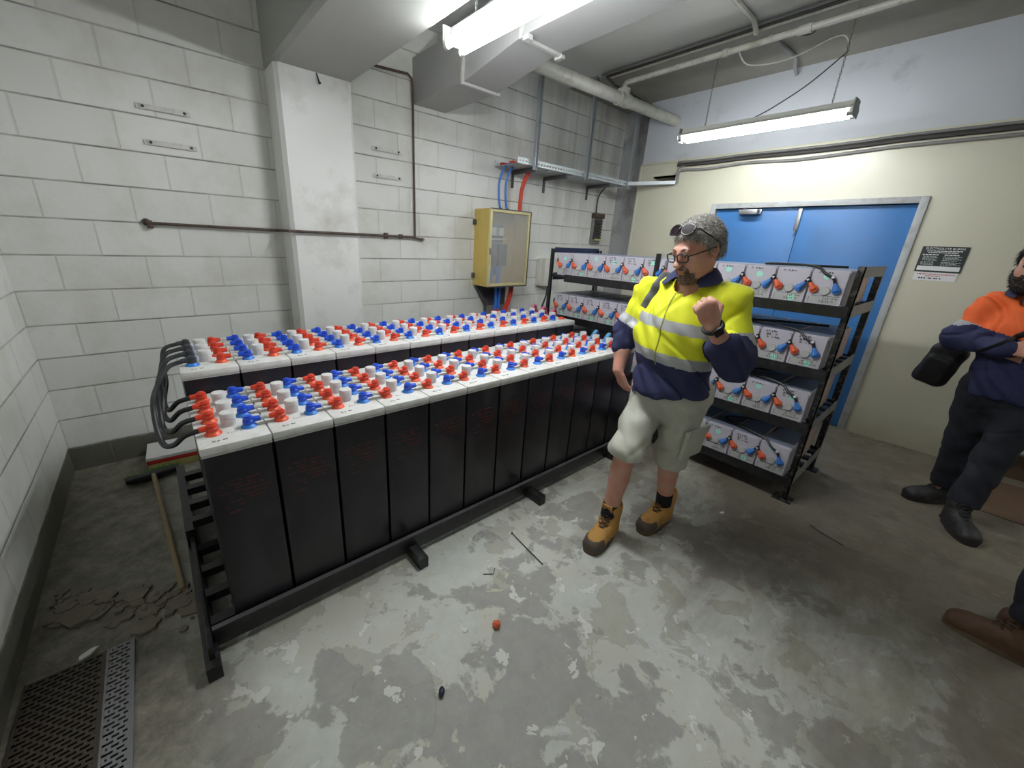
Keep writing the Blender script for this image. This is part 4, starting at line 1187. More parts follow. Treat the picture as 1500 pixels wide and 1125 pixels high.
def seg_t(P, a, b):
    a = np.array(a, float); b = np.array(b, float); d = b - a
    t = ((P - a) @ d) / (d @ d)
    q = P - a - np.clip(t, 0, 1)[..., None] * d
    return t, np.sqrt((q * q).sum(-1))

def nrm(v):
    v = np.array(v, float); return v / np.linalg.norm(v)

def add_hand(S, w, d, n, side, curl, thumb_curl=.5, sc=1.0):
    """w wrist, d direction of the palm, n back-of-hand normal, side +-1 = which way the thumb points along d x n"""
    w = np.array(w, float); d = nrm(d); n = nrm(np.array(n, float) - d * np.dot(n, d)); u = np.cross(d, n) * side
    A = np.stack([u, d, n], 1)
    S.ell(w + d * .048 * sc, (.042 * sc, .058 * sc, .018 * sc), A, k=.012)
    S.ell(w + d * .078 * sc, (.042 * sc, .026 * sc, .015 * sc), A, k=.012)
    def rotv(v, ang):
        return d * (v[0] * math.cos(ang)) + n * (-v[0] * math.sin(ang))
    for i, (off, ln) in enumerate(((.031, .9), (.0105, 1.0), (-.0105, .95), (-.031, .76))):
        p = w + d * (.088 - .004 * abs(i - 1)) * sc + u * off * sc
        a = 0.0
        for j, (l, r0, r1) in enumerate(((.043, .0102, .0094), (.027, .0094, .0086), (.021, .0086, .0072))):
            a += curl[i] * (1.0, 1.15, .8)[j]
            dr = nrm(d * math.cos(a) - n * math.sin(a) + u * (off * (1.6 if curl[i] < .5 else 0)))
            q = p + dr * l * ln * sc
            S.cap(p, q, r0 * sc, r1 * sc, k=.0045)
            p = q
    p = w + d * .022 * sc + u * .028 * sc - n * .006 * sc
    dr = nrm(d * .62 + u * .68 - n * (.25 + .3 * thumb_curl))
    q = p + dr * .046 * sc; S.cap(p, q, .0145 * sc, .0115 * sc, k=.012)
    dr2 = nrm(d * (.9) + u * (.45 - .9 * thumb_curl) - n * (.2 + .5 * thumb_curl))
    q2 = q + dr2 * .032 * sc; S.cap(q, q2, .0112 * sc, .0098 * sc, k=.005)
    q3 = q2 + nrm(dr2 - u * .3 * thumb_curl) * .022 * sc; S.cap(q2, q3, .0098 * sc, .0078 * sc, k=.005)

def head_prims(S, H, Rn, jaw=1.0):
    T = lambda x, y, z: np.array(H @ V((x, y, z)))
    def ell(c, r, k=.015, sign=1, Rl=None):
        S.ell(T(*c), r, Rn if Rl is None else Rn @ Rl, k, sign)
    ell((0, .018, .035), (.076, .096, .092), .02)
    ell((0, -.028, -.01), (.066, .066, .085), .03)
    ell((0, -.040, -.070), (.052 * jaw, .050, .052), .03)
    ell((0, -.076, -.106), (.024, .018, .016), .025)
    for s in (-1, 1):
        ell((s * .044, -.062, -.028), (.022, .022, .024), .025)      # cheek
        S.cap(T(s * .058, .0, -.055), T(s * .022, -.066, -.104), .019, .017, .025)   # jaw line
        ell((s * .033, -.098, .008), (.017, .014, .011), .012, -1)    # eye socket
        ell((s * .032, -.0835, .007), (.0125, .0125, .0118), .004)    # lid/eyeball mass
        ell((s * .079, .016, -.004), (.008, .020, .032), .006)        # ear
        ell((s * .084, .024, .006), (.006, .013, .022), .005)
        ell((s * .084, .012, .002), (.006, .008, .014), .006, -1)
        ell((s * .011, -.113, -.034), (.0085, .010, .0075), .006)     # nostril wing
    S.cap(T(-.036, -.0875, .027), T(.036, -.0875, .027), .0105, .0105, .02)    # brow
    S.cap(T(0, -.092, .014), T(0, -.119, -.027), .0085, .0125, .014)           # nose
    ell((0, -.100, -.058), (.024, .010, .0062), .007)
    ell((0, -.098, -.070), (.021, .010, .0068), .007)
    ell((0, -.112, -.0640), (.021, .006, .0016), .003, -1)

def hair_cap(name, H, mat, parent, hair_line, thick, seed, beard=False, clump=.004, strands=2600, slen=.020, mat2=None):
    """hair as a lumpy shell over the skull, in head coordinates"""
    S = SDF(.0030)
    if not beard:
        S.ell((0, .019, .037), (.077 + thick * .7, .097 + thick, .094 + thick), None)
        S.ell((0, .06, -.02), (.062, .05, .06), None, k=.03)
    else:
        S.ell((0, -.040, -.070), (.052 + thick, .050 + thick, .052 + thick), None, k=.03)
        S.ell((0, -.078, -.106), (.026 + thick, .018 + thick, .018 + thick), None, k=.02)
        for s in (-1, 1):
            S.cap((s * .062, .0, -.035), (s * .05, -.02, -.075), .017 + thick * .5, .02 + thick * .5, k=.02)
            S.cap((s * .058, .0, -.055), (s * .022, -.066, -.104), .019 + thick, .018 + thick, k=.02)
            S.cap((0, -.100, -.045), (s * .03, -.090, -.062), .006 + thick * .4, .008 + thick * .4, k=.008)
    S.grid()
    X, Y, Z = S.coords()
    nz = (.7 * np.sin(X * 230 + seed + 3 * np.sin(Z * 60)) * np.sin(Y * 210 + 1.3 * seed + 2 * np.sin(X * 70)) * np.sin(Z * 240 + .7 * seed) + .8 * np.sin(X * 520 + Y * 310 + 2 * np.sin(Z * 130)) * np.sin(Z * 480 - Y * 420 + seed))
    S.D += (nz * clump).astype(np.float32)
    S.clip(hair_line(X, Y, Z) + nz * .004)
    v, F = S.mesh()
    v2 = np.array([tuple(H @ V(p)) for p in v])
    o = np_obj(name, v2, F, mat, parent, smooth_it=1)
    # short strands standing out of the mass
    rnd = random.Random(int(seed * 100)); me = o.data; polys = me.polygons
    vs = []; fs = []; mi = []
    R3h = H.to_3x3(); ctr = H @ V((0, .02, .03))
    for k in range(strands):
        p = polys[rnd.randrange(len(polys))]; c = p.center; n = p.normal
        if n.dot(c - ctr) < 0: continue
        flow = (R3h @ V((rnd.uniform(-.6, .6), -.25 if not beard else -.3, -.55))) + V((rnd.uniform(-.5, .5), rnd.uniform(-.5, .5), rnd.uniform(-.3, .3)))
        ln = rnd.uniform(.6, 1.2) * slen
        a = c - n * .002; b = c + n * ln * .45 + flow * ln * .25; e = c + n * ln * .55 + flow * ln * .8
        sd = n.cross(flow).normalized() * (.0011 if not beard else .0008); up = n * .0007
        i = len(vs)
        vs += [a + sd, a - sd, a + up, b + sd * .9, b - sd * .9, b + up, e]
        fs += [(i, i + 3, i + 5, i + 2), (i + 2, i + 5, i + 4, i + 1), (i + 1, i + 4, i + 3, i), (i + 3, i + 6, i + 5), (i + 5, i + 6, i + 4), (i + 4, i + 6, i + 3)]
        mi += [0 if rnd.random() < .55 else 1] * 6
    bm = bmesh.new(); bm.from_mesh(me)
    bv = [bm.verts.new(q) for q in vs]
    for f, m_ in zip(fs, mi):
        ff = bm.faces.new([bv[q] for q in f]); ff.material_index = m_; ff.smooth = True
    bm.to_mesh(me); bm.free()
    me.materials.append(mat2 or mat)
    return o

def line_hair(X, Y, Z):
    zl = np.interp(Y, [-.12, -.085, -.06, -.03, -.008, .004, .03, .06, .12], [.085, .078, .066, .045, .0, -.012, .02, -.05, -.06])
    return zl - Z

def boot(name, parent, heel, direction, mats, cap_toe, up=None, shaft=.19, lace=None, pitch=0.0):
    """one boot; heel = back of the sole on the ground, direction = where the toe points (person coords)"""
    d = nrm((direction[0], direction[1], 0)); u = np.array([-d[1], d[0], 0.0]); z = np.array([0, 0, 1.0])
    if pitch:
        d2 = d * math.cos(pitch) + z * math.sin(pitch); z = z * math.cos(pitch) - d * math.sin(pitch); d = d2
    A = np.stack([u, d, z], 1); h = np.array(heel, float)
    T = lambda x, y, zz: h + u * x + d * y + z * zz
    S = SDF(.005)
    S.cap(T(0, .055, .07), T(0, .055, shaft), .049, .057, .02)
    S.ell(T(0, .052, .055), (.041, .05, .045), A, .025)
    S.cap(T(0, .08, .075), T(0, .19, .05), .050, .048, .03)
    S.ell(T(0, .218, .043), (.054, .066, .044), A, .02)
    S.rbox(T(0, .142, .03), (.048, .137, .028), .026, A, .012)
    S.ell(T(0, .055, shaft + .06), (.046, .050, .055), A, .008, -1)
    S.grid()
    X, Y, Z = S.coords(); P = np.stack([X, Y, Z], -1) - h
    S.D += (np.sin(P @ d * 120 + np.sin(P @ z * 90) * 2) * .0011).astype(np.float32)
    S.clip(.018 - P @ z)
    v, F = S.mesh()
    def mf(c):
        q = c - h; yy = q @ d; zz = q @ z
        r = np.zeros(len(c), int)
        if cap_toe: r[(yy > .205) & (zz < .075)] = 1
        return r
    o = np_obj(name, v, F, [mats[0], mats[1]], parent, mf, 2)
    sm = MB()
    out = []
    for k in range(28):
        a = 2 * PI * k / 28; sx, sy = math.cos(a), math.sin(a)
        out.append((math.copysign(abs(sx) ** .7, sx) * (.055 if sy > -.2 else .048), .142 + math.copysign(abs(sy) ** .75, sy) * .143))
    X4 = Matrix(((u[0], d[0], z[0], h[0]), (u[1], d[1], z[1], h[1]), (u[2], d[2], z[2], h[2]), (0, 0, 0, 1)))
    sm.prism(out, 0.0, .026, X4)
    sm.build('sole', mats[2], o)
    if lace is not None:
        l = MB()
        for k in range(6):
            f = k / 5; yy = .175 - .085 * f; zz = .086 + .075 * f; w = .026
            for s in (-1, 1):
                a = T(s * w, yy - .003, zz - .006); b = T(0, yy + .010, zz + .008); c = T(-s * w, yy - .022, zz + .010)
                l.tube([a, b, c], .0034, 6)
        for s in (-1, 1):
            l.tube([T(0, .085, .175), T(s * .03, .09, .175), T(s * .036, .10, .15)], .003, 6)
        l.build('laces', lace, o)
        tg = MB().cbox((0, 0, 0), (.05, .012, .07), .005, X4 @ Matrix.Translation((0, .105, shaft - .005)) @ Matrix.Rotation(-.25, 4, 'X'))
        tg.build('tongue', mats[0], o)
    return o

def figure(name, label, loc, rz, J, outfit, h=.0055):
    """J: joints in local coords (x right as seen from the front, -y toward the viewer). returns the person Empty and the skin mesh"""
    t = thing(name, label, 'person', loc, rz)
    S = SDF(h)
    H = J['H']; Rn = rot_np(H.to_3x3())
    T = lambda x, y, z: np.array(H @ V((x, y, z)))
    head_prims(S, H, Rn)
    S.cap(T(0, .022, -.05), J['neck'], .056, .060, .03)
    ch = (np.array(J['sR']) + np.array(J['sL'])) / 2; pv = (np.array(J['hR']) + np.array(J['hL'])) / 2
    lat = nrm(np.array(J['sL']) - np.array(J['sR'])); fw = nrm(np.cross(lat, (0, 0, 1))); R3 = np.stack([lat, fw, np.cross(lat, fw)], 1)
    S.ell(ch + np.array([0, 0, -.13]), (.15, .095, .19), R3, .05)
    S.ell((ch + pv) / 2, (.14, .10, .2), R3, .05)
    S.ell(pv + np.array([0, 0, .02]), (.14, .10, .13), R3, .05)
    for s in ('R', 'L'):
        S.cap(np.array(J['neck']) + np.array([0, 0, -.02]), np.array(J['s' + s]) + np.array([0, 0, -.02]), .036, .042, .03)
        S.cap(J['s' + s], J['e' + s], .050, .043, .03)
        e, w = np.array(J['e' + s]), np.array(J['w' + s])
        S.cap(e, e + (w - e) * .4, .042, .043, .03); S.cap(e + (w - e) * .3, w, .042, .029, .03)
        add_hand(S, w, *J['hand' + s])
        hp, kn, an = (np.array(J[q + s]) for q in ('h', 'k', 'a'))
        S.cap(hp, kn, .085, .056, .04); S.cap(kn, an, .054, .038, .03)
        cv = kn + (an - kn) * .33 + np.array([0, .022, 0]) if J.get('back', 1) > 0 else kn + (an - kn) * .33
        S.ell(cv, (.047, .05, .11), None, .03)
        S.cap(an, np.array(J['toe' + s]), .034, .028, .02)
    S.grid()
    v, F = S.mesh()
    Hi = H.inverted()
    Hn = np.array(Hi)
    def mf(c):
        q = c @ Hn[:3, :3].T + Hn[:3, 3]
        r = np.zeros(len(c), int)
        lip = ((q[:, 0] / .024) ** 2 + ((q[:, 2] + .064) / .012) ** 2 < 1) & (q[:, 1] < -.09)
        r[lip] = 1
        return r
    b = np_obj('body', v, F, [outfit['skin'], M['lips']], t, mf, 2)
    for s in (-1, 1):
        e = MB().lathe([(.0001, -.0104), (.005, -.0091), (.0085, -.006), (.0104, 0), (.0085, .006), (.005, .0091), (.0001, .0104)], 14)
        X = H @ Matrix.Translation((s * .032, -.0860, .006))
        e.v = [tuple(X @ V(p)) for p in e.v]
        eo = e.build('eye', M['eye_white'], t, smooth=80)
        ir = MB().lathe([(.0052, 0), (.0040, .0012), (.0008, .0016)], 12, X @ Matrix.Translation((0, -.0100, -.002)) @ Matrix.Rotation(PI / 2, 4, 'X'))
        ir.build('iris', M['iris'], eo)
        br = MB().tube([H @ V((s * .014, -.0985, .030)), H @ V((s * .030, -.0980, .036)), H @ V((s * .047, -.084, .031))], [.0035, .004, .002], 6)
        br.build('eyebrow', outfit['brow'], t)
    return t, b, H, R3, fw, lat, ch, pv

def folds(S, amp, fx=(26, 31, 22), seed=0.0, mask=None):
    X, Y, Z = S.coords()
    w = np.sin(X * fx[0] + 2.1 * np.sin(Z * 11 + seed) + seed) * np.sin(Z * fx[2] + 1.7 * np.sin(Y * 13 + X * 9 + seed)) + .5 * np.sin(Y * fx[1] * 1.4 + Z * 17 + 1.5 * np.sin(X * 17 + seed * 2)) + .35 * np.sin((X + Z) * 62 + 2 * np.sin(Y * 23))
    q1 = X * 15 + Z * 10 + 1.6 * np.sin(Z * 7 + Y * 9 + seed); q2 = X * 12 - Z * 13 + 1.4 * np.sin(Z * 9 - Y * 7 + 2 * seed)
    gate = .5 + .5 * np.sin(X * 9 + Z * 6 + seed * 3)
    w = w + 1.5 * gate * np.exp(-(np.sin(q1) / .20) ** 2) + 1.3 * (1 - gate) * np.exp(-(np.sin(q2) / .18) ** 2)
    w = np.clip(w, -2.0, 1.5)
    if mask is not None: w = w * mask(X, Y, Z)
    S.D += (w * amp).astype(np.float32)
    return S

def shirt(t, J, R3, ch, pv, fw, col, colfn_cfg, belly, hem_z, sleeve, collar_mat, tape_mat, navy_mat, seed, hv=.0065):
    """work shirt: returns object. colfn_cfg: dict of band heights"""
    S = SDF(hv)
    S.ell(ch + np.array([0, 0, -.115]) + fw * .012, (.205, .135, .19), R3, .06)
    S.ell(ch * .45 + pv * .55 + fw * belly[0] + np.array([0, 0, .03]), (belly[1], belly[2], .22), R3, .07)
    S.ell(pv + np.array([0, 0, .03]) + fw * (belly[0] * .75), (belly[1] * .98, belly[2] * .95, .20), R3, .06)
    for s in ('R', 'L'):
        S.cap(np.array(J['neck']) + np.array([0, 0, -.045]), np.array(J['s' + s]) + np.array([0, 0, -.008]), .062, .066, .05)
        a, b, w = (np.array(J[q + s]) for q in ('s', 'e', 'w'))
        S.cap(a + np.array([0, 0, -.012]), b, .074, .070, .04)
        S.cap(b, b + (w - b) * sleeve[s], .066, .056 if sleeve[s] > .5 else .063, .02)
    S.grid()
    X, Y, Z = S.coords()
    S.clip(np.where(np.abs(X - ch[0]) < .34, hem_z(X, Y) - Z, -1) if True else 0)
    folds(S, .0088, (17, 21, 19), seed=seed)
    # neck opening
    Hd = J['H']; Tn = np.array(J['neck']) + fw * .03
    S.p = []
    P = np.stack([X, Y, Z], -1)
    tt, dd = seg_t(P, np.array(J['neck']) + np.array([0, 0, -.06]) + fw * .055, np.array(J['neck']) + np.array([0, 0, .12]) + fw * .0)
    S.D = np.maximum(S.D, (.062 - dd).astype(np.float32))
    v, F = S.mesh()
    cfg = colfn_cfg
    def mf(c):
        r = np.zeros(len(c), int)
        z = c[:, 2]
        tR, dR = seg_t(c, J['sR'], J['eR']); tL, dL = seg_t(c, J['sL'], J['eL'])
        t2R, d2R = seg_t(c, J['eR'], J['wR']); t2L, d2L = seg_t(c, J['eL'], J['wL'])
        lx = (c - ch) @ R3[:, 0]
        arm = np.zeros(len(c), bool)
        for tt, dd, t2, d2, sg in ((tR, dR, t2R, d2R, -1), (tL, dL, t2L, d2L, 1)):
            am = ((lx * sg > .15) & (tt > .12) & (dd < .11)) | ((d2 < .082) & (t2 > .05) & (t2 < 1))
            on = (dd < .105) & (lx * sg > cfg.get('armx', .17)) | ((d2 < .098) & (tt > .9))
            arm |= on
            lo, hi = cfg['arm']
            fore = (d2 < .098) & (t2 > .03) & (tt > .6)
            arm |= fore
            r[on & (tt > lo)] = 1
            r[on & (tt > hi)] = 2
            r[fore] = 2
        body = ~arm
        sl = cfg.get('slope', 0.0)
        zz = z + sl * (c[:, 0] - ch[0])
        for a, b_ in cfg['tape']:
            r[body & (zz > a) & (zz < b_)] = 1
        r[body & (zz <= cfg['navy'])] = 2
        return r
    o = np_obj('shirt', v, F, [col, tape_mat, navy_mat], t, mf, 1)
    return o

def drape_tube(target, pts, r, off, mat, name, parent, flat=None, n=8):
    """lay a cord on a cloth mesh: pts are (origin, direction) rays"""
    dg = bpy.context.evaluated_depsgraph_get()
    me = target.data
    bv = BVHTree.FromPolygons([v.co for v in me.vertices], [p.vertices for p in me.polygons])
    out = []
    for o, d in pts:
        hit = bv.ray_cast(V(o), V(d).normalized())
        if hit[0] is not None:
            out.append(hit[0] - V(d).normalized() * off)
    m = MB(); m.tube(out, r, n, True, flat)
    return m.build(name, mat, parent, smooth=60)

def collar(t, J, fw, lat, mat, spread=.075):
    m = MB(); nk = V(J['neck']) + V((0, 0, .022)); f = V(fw); l = V(lat)
    n = 26; rows = []
    for i in range(n + 1):
        a = -PI * .82 + 2 * PI * .82 * i / n         # 0 = back of the neck
        rad = .076 + .012 * abs(math.sin(a))
        dirv = -f * math.cos(a) + l * math.sin(a)
        drop = .06 * max(0, -math.cos(a)) + .01
        base = nk + dirv * rad + V((0, 0, -drop * .6 + .0))
        top = nk + dirv * (rad - .003) + V((0, 0, .042 - drop * .75))
        out = nk + dirv * (rad + .032 + .034 * max(0, -math.cos(a))) + V((0, 0, -.012 - drop * .50))
        rows.append((base, top, out))
    vs = []; fs = []
    for b, tp, o in rows:
        mid = (tp + o) / 2 + (o - b).normalized() * .004
        vs += [b, tp + V((0, 0, .002)), mid + V((0, 0, .004)), o, o + V((0, 0, -.004)), mid + V((0, 0, -.002)), tp - (tp - nk).normalized() * .0 + V((0, 0, -.004))]
    k = 7
    for i in range(n):
        for j in range(k):
            a = i * k + j; b2 = i * k + (j + 1) % k
            fs.append((a, b2, b2 + k, a + k))
    fs.append(tuple(range(k))); fs.append(tuple(range(n * k, n * k + k)))
    m.add(vs, fs)
    return m.build('collar', mat, t, smooth=50)

def head_matrix(c, yaw, pitch, roll=0.0):
    return Matrix.Translation(V(c)) @ Matrix.Rotation(yaw, 4, 'Z') @ Matrix.Rotation(pitch, 4, 'X') @ Matrix.Rotation(roll, 4, 'Y')

def spectacles(t, H, name, mat, lensmat, dz=0.0, tilt=0.0, w=.066, hh=.036, scale=1.0, bridge=-.118, sq=.6):
    g = thing_child(name, t)
    X = H @ Matrix.Translation((0, 0, dz)) @ Matrix.Rotation(tilt, 4, 'X')
    fr = MB()
    for s in (-1, 1):
        pts = []
        for k in range(25):
            a = 2 * PI * k / 24
            cx, cy = math.cos(a), math.sin(a)
            pts.append(X @ V((s * .034 + math.copysign(abs(cx) ** sq, cx) * w * .40, bridge + .010 * abs(s * .034 + cx * .027) / .06, .002 + math.copysign(abs(cy) ** sq, cy) * hh * .5)))
        fr.tube(pts, .0030, 6, False)
        fr.tube([X @ V((s * .061, bridge + .012, .010)), X @ V((s * .074, bridge + .03, .011)), X @ V((s * .083, -.02, .010)), X @ V((s * .0855, .018, .010)), X @ V((s * .084, .036, -.006))], .0026, 6)
    fr.tube([X @ V((-.008, bridge + .002, .008)), X @ V((0, bridge - .001, .011)), X @ V((.008, bridge + .002, .008))], .0024, 6)
    f = fr.build(name, mat, t, smooth=60)
    for s in (-1, 1):
        l = MB(); n = 24; vs = []; 
        ring = []
        for k in range(n):
            a = 2 * PI * k / n; cx, cy = math.cos(a), math.sin(a)
            ring.append((s * .034 + math.copysign(abs(cx) ** sq, cx) * w * .39, bridge + .010 * abs(s * .034 + cx * .027) / .06, .002 + math.copysign(abs(cy) ** sq, cy) * hh * .48))
        for dy in (-.0006, .0008):
            vs += [X @ V((p[0], p[1] + dy, p[2])) for p in ring]
        fs = [tuple(range(n)), tuple(range(n, 2 * n))] + [(k, (k + 1) % n, n + (k + 1) % n, n + k) for k in range(n)]
        l.add(vs, fs); l.build('lens', lensmat, f, smooth=30)
    return f

def thing_child(name, t):
    return None

def legwear(name, t, J, pv, R3, mat, hems, r_top, r_knee, r_hem, seat, top_z, amp, seed, pockets=False, shin=0.0):
    S = SDF(.0068)
    S.ell(pv + np.array([0, 0, .0]), seat, R3, .06)
    ends = []
    for s in ('R', 'L'):
        hp, kn, an = (np.array(J[q + s]) for q in ('h', 'k', 'a'))
        sd = nrm(an - kn)
        e = kn + sd * hems[s]
        S.cap(hp + np.array([0, 0, -.02]), kn, r_top, r_knee, .05)
        S.cap(kn, e + sd * .03, r_knee, r_hem, .03)
        ends.append((e, sd, r_hem))
    S.grid()
    X, Y, Z = S.coords(); P = np.stack([X, Y, Z], -1)
    folds(S, amp, (24, 28, 30), seed)
    for e, sd, rr in ends:
        q = P - e
        g = np.minimum(q @ sd, rr + .05 - np.sqrt((q * q).sum(-1)))
        S.clip(g)
        # hollow the cuff a little
        tt, dd = seg_t(P, e - sd * .006, e + sd * .1)
        S.D = np.maximum(S.D, (np.minimum(rr - .020 - dd, 1)).astype(np.float32) * 1.0)
    S.clip(Z - top_z)
    v, F = S.mesh()
    return np_obj(name, v, F, mat, t, None, 2)

def sock(t, an, up, mat):
    a = np.array(an); u = nrm(up)
    m = MB(); m.tube([a + u * z for z in (.03, .07, .10, .118, .122)], [.046, .046, .045, .044, .040], 18)
    return m.build('sock', mat, t, smooth=60)

def man_yellow():
    H = head_matrix((.052, -.065, 1.548), -.80, .36, -.03)
    s, c = math.sin(-.42), math.cos(-.42)
    J = dict(H=H, neck=(.066, .005, 1.415), sR=(-.115, .085, 1.345), sL=(.235, -.075, 1.355),
             eR=(-.205, .09, 1.10), wR=(-.205, .0, .925), eL=(.290, -.165, 1.085), wL=(.152, -.335, 1.268),
             hR=(-.012, .045, .88), hL=(.150, -.018, .88), kR=(-.086, -.165, .552), kL=(.132, .045, .50),
             aR=(-.118, -.155, .10), aL=(.160, .135, .10), toeR=(-.155, -.30, .05), toeL=(.095, .0, .05),
             handR=((.42, .12, -.88), (-.75, -.6, 0), 1, (.35, .35, .35, .35), .1, 1.0),
             handL=((-.42, -.22, .88), (.35, -.93, -.12), 1, (1.25, 1.3, 1.35, 1.4), .9, 1.0))
    t, body, H, R3, fw, lat, ch, pv = figure('person', 'person in yellow hi-vis shirt and shorts stepping beside the battery row', (2.55, -2.50, 0), -1.1308, J, dict(skin=M['skin'], brow=M['brow_grey']), .0050)
    hair_cap('hair', H, M['hair_grey'], t, line_hair, .011, .4, clump=.0040, strands=5200, slen=.021, mat2=M['hair_light'])
    def gl(X, Y, Z):
        zl = -.040 - .030 * np.clip((np.abs(X) - .028) / .03, -1, 1.2)
        return np.maximum(np.maximum(Z - np.where(np.abs(X) < .032, -.040, -.075), np.abs(X) - .046), Y + .05)
    hair_cap('beard', H, M['beard_brown'], t, gl, .0035, 1.9, True, .002, 1500, .008, M['hair_grey'])
    f = spectacles(t, H, 'eyeglasses', M['glasses'], M['lens'])
    sp = spectacles(t, H @ Matrix.Translation((0, .024, .016)) @ Matrix.Rotation(-.78, 4, 'X') @ Matrix.Translation((0, -.022, 0)) @ Matrix.Diagonal((1.1, 1, 1, 1)), 'sunglasses', M['glasses'], M['sunglass'], w=.068, hh=.047, bridge=-.118, sq=.85)
    sh = shirt(t, J, R3, ch, pv, fw, M['hiviz'], dict(tape=((1.188, 1.238), (1.035, 1.085)), navy=1.035, slope=.10, arm=(.56, .74), armx=.165),
               (.050, .190, .170), lambda X, Y: .868 + .12 * X, dict(R=.22, L=.50), M['hiviz'], M['tape'], M['navy'], .6, .005)
    collar(t, J, fw, lat, M['navy'])
    # cord coloured as a fold's shade, and shoulder strap, lie on the shirt
    pts = []
    for k in range(22):
        z = 1.375 - k * .0165
        o = V((ch[0] + fw[0] * .6 - .012, ch[1] + fw[1] * .6, z)); pts.append((o, -V(fw)))
    drape_tube(sh, pts, .0032, .0006, M['fold_shade'], 'fold_shade_line', sh, .5)
    l = V(lat); f3 = V(fw)
    pp = []
    for k in range(22):
        a = k / 21
        base = V((ch[0], ch[1], 0)) - l * (.095 + .050 * a)
        if a < .45:
            pp.append((base + V((0, 0, 1.75)) + f3 * (-.08 + .26 * a), V((0, 0, -1))))
        else:
            pp.append((base + V((0, 0, 1.385 - (a - .45) * .20)) + f3 * .6, -f3))
    drape_tube(sh, pp, .026, .004, M['strap'], 'shoulder_strap', t, .3, 12)
    legwear('shorts', t, J, pv, R3, M['shorts'], dict(R=.022, L=.072), .104, .083, .080, (.180, .150, .16), .95, .0055, 2.2)
    # cargo pocket
    hp, kn = V(J['hL']), V(J['kL']); mid = hp * .35 + kn * .65
    ax = (kn - hp).normalized(); side = V((.80, -.6, 0)).normalized(); side = (side - ax * side.dot(ax)).normalized(); w3 = ax.cross(side)
    X4 = Matrix(((w3.x, side.x, ax.x, mid.x), (w3.y, side.y, ax.y, mid.y), (w3.z, side.z, ax.z, mid.z), (0, 0, 0, 1)))
    pk = MB().cbox((0, .098, .0), (.15, .024, .17), .010, X4).cbox((0, .108, -.075), (.155, .014, .045), .006, X4)
    pk.build('cargo_pocket', M['shorts'], t)
    for s in ('R', 'L'):
        sock(t, J['a' + s], np.array(J['k' + s]) - np.array(J['a' + s]), M['sock'])
    boot('boot', t, (-.090, -.090, 0), (-.30, -.95), (M['boot_tan'], M['boot_cap'], M['boot_sole']), True, shaft=.19, lace=M['lace'])
    boot('boot', t, (.190, .195, 0), (-.46, -.89), (M['boot_tan'], M['boot_cap'], M['boot_sole']), True, shaft=.19, lace=M['lace'])
    w = V(J['wL']); d = (w - V(J['eL'])).normalized()
    wm = MB()
    u = d.cross(V((0, 0, 1))).normalized(); v = d.cross(u)
    ring = [w - d * .012 + (u * math.cos(a * PI / 12) * .036 + v * math.sin(a * PI / 12) * .032) for a in range(25)]
    wm.tube(ring, .009, 8, False)
    nn = V((.35, -.93, -.12)); nn = (nn - d * nn.dot(d)).normalized(); uu = d.cross(nn)
    Xw = Matrix(((uu.x, d.x, nn.x, 0), (uu.y, d.y, nn.y, 0), (uu.z, d.z, nn.z, 0), (0, 0, 0, 1)))
    Xw.translation = w - d * .012 + nn * .034
    wm.cbox((0, 0, .004), (.036, .040, .013), .004, Xw)
    wm.build('wristwatch', M['watch'], t)
    return t

